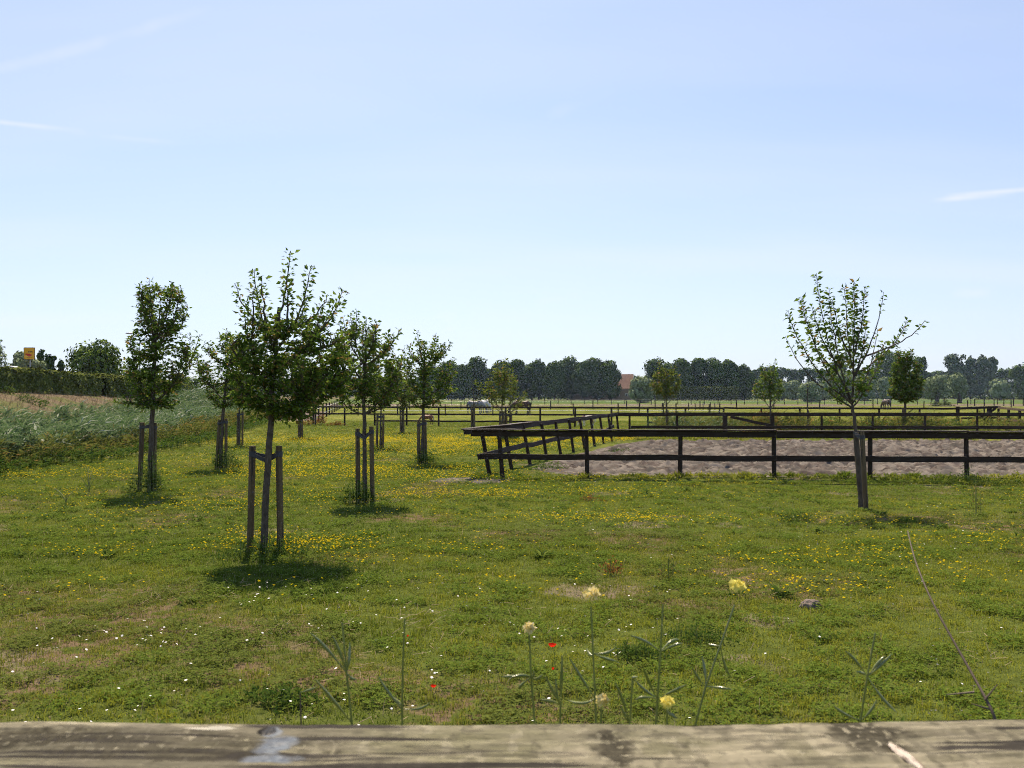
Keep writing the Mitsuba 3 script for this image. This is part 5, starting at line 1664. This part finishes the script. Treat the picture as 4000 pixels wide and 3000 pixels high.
def pod_plant(stem_px, d, pods, label, flower=None, pale=False, r=.0021, leaning=0.0, dry=False):
    """A seeding mustard stem with its pods (each its own part) and at times a last flower head. stem_px: from low to high."""
    k = thing('seeding_plant', label, 'plant', 'seeding mustard plants behind the plank')
    P_ = np.array([at(x, y, d) for x, y in stem_px])
    foot = np.array([P_[0, 0] + r6.normal(0, .03), d, float(H(P_[0, 0], d)) - .02])
    P_ = np.vstack([foot, P_])
    P_[:, 1] += np.linspace(0, leaning, len(P_))
    t0 = np.concatenate([[0], np.cumsum(np.linalg.norm(np.diff(P_, axis=0), axis=1))])
    s = np.linspace(0, t0[-1], 22)
    path = np.stack([np.interp(s, t0, P_[:, i]) for i in range(3)], 1)
    ker = np.array([.25, .5, .25])
    path[1:-1] += np.cumsum(r6.normal(0, .0022, (20, 3)), 0) * np.sin(np.linspace(0, np.pi, 20))[:, None]
    for _ in range(2):
        path[1:-1] = ker[0] * path[:-2] + ker[1] * path[1:-1] + ker[2] * path[2:]
    m = MB(); m.add(*tube(path, np.linspace(r * 1.8, r * .55, 22), 7))
    sk = put('stem', m.mesh(), 'stem_dry' if dry else 'stem_green', k, smooth=True)
    for (x0, y0_, x1, y1_) in pods:
        a, b = at(x0, y0_, d + leaning * .6), at(x1, y1_, d + leaning * .6 + r6.normal(0, .012))
        # where the pod leaves the stem
        i0 = np.abs(path[:, 2] - a[2]).argmin(); a = path[i0]
        mid = (a + b) / 2 + r6.normal(0, .004, 3) + [0, 0, r6.uniform(-.008, .003)]
        c = bezier(a, mid, b, 9)
        rr = np.array([.0007, .0007, .0008, .0016, .0020, .0020, .0018, .0011, .0004])
        m = MB(); m.add(*tube(c, rr, 6)); put('pod', m.mesh(), 'stem_green', k, smooth=True)
    if flower:
        fx, fy, fr_ = flower
        c = at(fx, fy, d + leaning)
        m = MB()
        R_ = fr_ / F * d
        for i in range(15):
            dv = r6.normal(size=3); dv /= np.linalg.norm(dv); dv[2] = abs(dv[2]) * .9 - .15
            p = c + dv * R_ * r6.uniform(.45, 1)
            n4 = 4
            nn = dv + r6.normal(0, .3, 3); nn /= np.linalg.norm(nn)
            u_ = np.cross(nn, [.3, .2, 1]); u_ /= np.linalg.norm(u_); w_ = np.cross(nn, u_)
            for q_ in range(n4):
                an = q_ * math.pi / 2 + r6.uniform(0, .4)
                di = u_ * math.cos(an) + w_ * math.sin(an)
                m.add(*leaf_cards(p[None], di[None] + nn * .35, nn[None], np.array([.0072]), np.array([.0052]), r6, .1, .1))
        put('flower_head', m.mesh(), 'petal_pale' if pale else 'petal_lemon', k, uv=m.uv())


pod_plant([(1395, 2810), (1350, 2680), (1320, 2560), (1338, 2430)], 1.12, [(1375, 2740, 1232, 2648), (1330, 2600, 1215, 2470), (1330, 2600, 1368, 2505), (1362, 2705, 1395, 2650), (1335, 2620, 1300, 2480)], 'seeding plant farthest left behind the plank, with silvery pods')
pod_plant([(1595, 2815), (1560, 2690), (1578, 2560), (1582, 2415)], 1.25, [(1575, 2720, 1480, 2640), (1565, 2700, 1520, 2712), (1590, 2790, 1680, 2740)], 'thin seeding stem second from the left behind the plank')
pod_plant([(2095, 2815), (2068, 2720), (2060, 2600), (2066, 2460)], 1.2, [(2062, 2680, 2000, 2640), (2066, 2690, 2085, 2620), (2070, 2720, 2030, 2690), (2060, 2650, 1960, 2640), (2062, 2660, 2120, 2630)], 'seeding stem with a pale withered tip left of the poppy', (2068, 2452, 13), True)
pod_plant([(2180, 2820), (2190, 2720), (2195, 2560)], 1.15, [(2185, 2760, 2130, 2640), (2188, 2740, 2170, 2650), (2192, 2690, 2196, 2570), (2150, 2810, 2110, 2730)], 'short pod cluster directly below the bright poppy')
pod_plant([(2338, 2815), (2316, 2660), (2312, 2500), (2308, 2370)], 1.22, [(2318, 2640, 2222, 2565), (2318, 2630, 2405, 2525), (2316, 2580, 2410, 2580), (2316, 2680, 2218, 2730), (2330, 2780, 2250, 2740), (2312, 2560, 2290, 2530)], 'tall seeding plant with a large pale yellow flower head', (2306, 2320, 30), True)
pod_plant([(2575, 2815), (2576, 2700), (2580, 2560), (2588, 2360)], 1.2, [(2582, 2545, 2460, 2480), (2582, 2540, 2665, 2510), (2582, 2530, 2650, 2495), (2578, 2670, 2510, 2600), (2578, 2690, 2680, 2670), (2578, 2720, 2480, 2730)], 'tall seeding plant with wide pods and bare dark tip')
pod_plant([(2700, 2800), (2760, 2660), (2830, 2500), (2868, 2360)], 1.3, [(2790, 2610, 2740, 2560), (2800, 2580, 2850, 2640), (2820, 2560, 2765, 2515), (2770, 2660, 2700, 2600), (2770, 2650, 2860, 2690)], 'slanting seeding plant with a yellow flower head at right of centre', (2878, 2290, 28))
pod_plant([(2595, 2818), (2604, 2770)], 1.12, [(2600, 2790, 2640, 2800)], 'low plant with a bright yellow flower head just above the plank', (2606, 2745, 26))
pod_plant([(2340, 2822), (2348, 2760)], 1.15, [], 'low plant with a pale withered flower head just above the plank', (2352, 2735, 20), True)
pod_plant([(2455, 2815), (2462, 2720), (2470, 2640)], 1.16, [(2460, 2740, 2400, 2660), (2462, 2730, 2560, 2720), (2465, 2690, 2490, 2640), (2458, 2770, 2420, 2750)], 'short seeding plant between the two tall ones')
pod_plant([(3350, 2795), (3375, 2680), (3405, 2560), (3415, 2470)], 1.25, [(3390, 2620, 3300, 2540), (3395, 2610, 3480, 2550), (3400, 2590, 3450, 2560), (3375, 2690, 3340, 2620), (3375, 2720, 3500, 2780), (3370, 2740, 3420, 2730), (3355, 2790, 3250, 2750)], 'seeding plant at right behind the plank')
pod_plant([(1180, 2810), (1175, 2700)], 1.3, [(1178, 2740, 1240, 2680)], 'short broken stem at left behind the plank', dry=True, r=.0016)
kb = thing('bramble_cane', 'long bare brown cane arching up at the right', 'cane')
pts = np.array([at(3905, 2860, 1.30), at(3865, 2760, 1.32), at(3770, 2590, 1.38), at(3640, 2360, 1.46), at(3570, 2190, 1.54), at(3543, 2072, 1.60)])
pts = np.vstack([[pts[0, 0] + .06, 1.27, float(H(.65, 1.27))], pts])
t0 = np.linspace(0, 1, len(pts)); s = np.linspace(0, 1, 26)
path = np.stack([np.interp(s, t0, pts[:, i]) for i in range(3)], 1)
for _ in range(3): path[1:-1] = .25 * path[:-2] + .5 * path[1:-1] + .25 * path[2:]
m = MB(); m.add(*tube(path, np.linspace(.0026, .0009, 26), 7)); put('stem', m.mesh(), 'stem_dry', kb, smooth=True)
lm_ = MB()
for (a, b) in (((3840, 2730), (3890, 2670)), ((3800, 2700), (3690, 2710)), ((3870, 2770), (3790, 2745))):
    p_, q_ = at(*a, 1.33), at(*b, 1.33)
    lm_.add(*tube([p_, (p_ + q_) / 2, q_], [.0015, .0012, .0006], 5))
put('side_shoot', lm_.mesh(), 'stem_dry', kb)

# ------------------------------------------------------------------ the air
scene['haze_air'] = {'type': 'homogeneous', 'albedo': {'type': 'rgb', 'value': (.94, .95, .97)}, 'sigma_t': {'type': 'rgb', 'value': (.00008, .00010, .00014)}}
scene['haze'] = {'type': 'cube', 'to_world': T().translate([0, 550, 10.75]).scale([1320, 870, 13.25]), 'bsdf': {'type': 'null'}, 'interior': {'type': 'ref', 'id': 'haze_air'}}
labels['haze'] = {'label': 'thin summer haze over the meadows', 'category': 'haze', 'kind': 'stuff'}
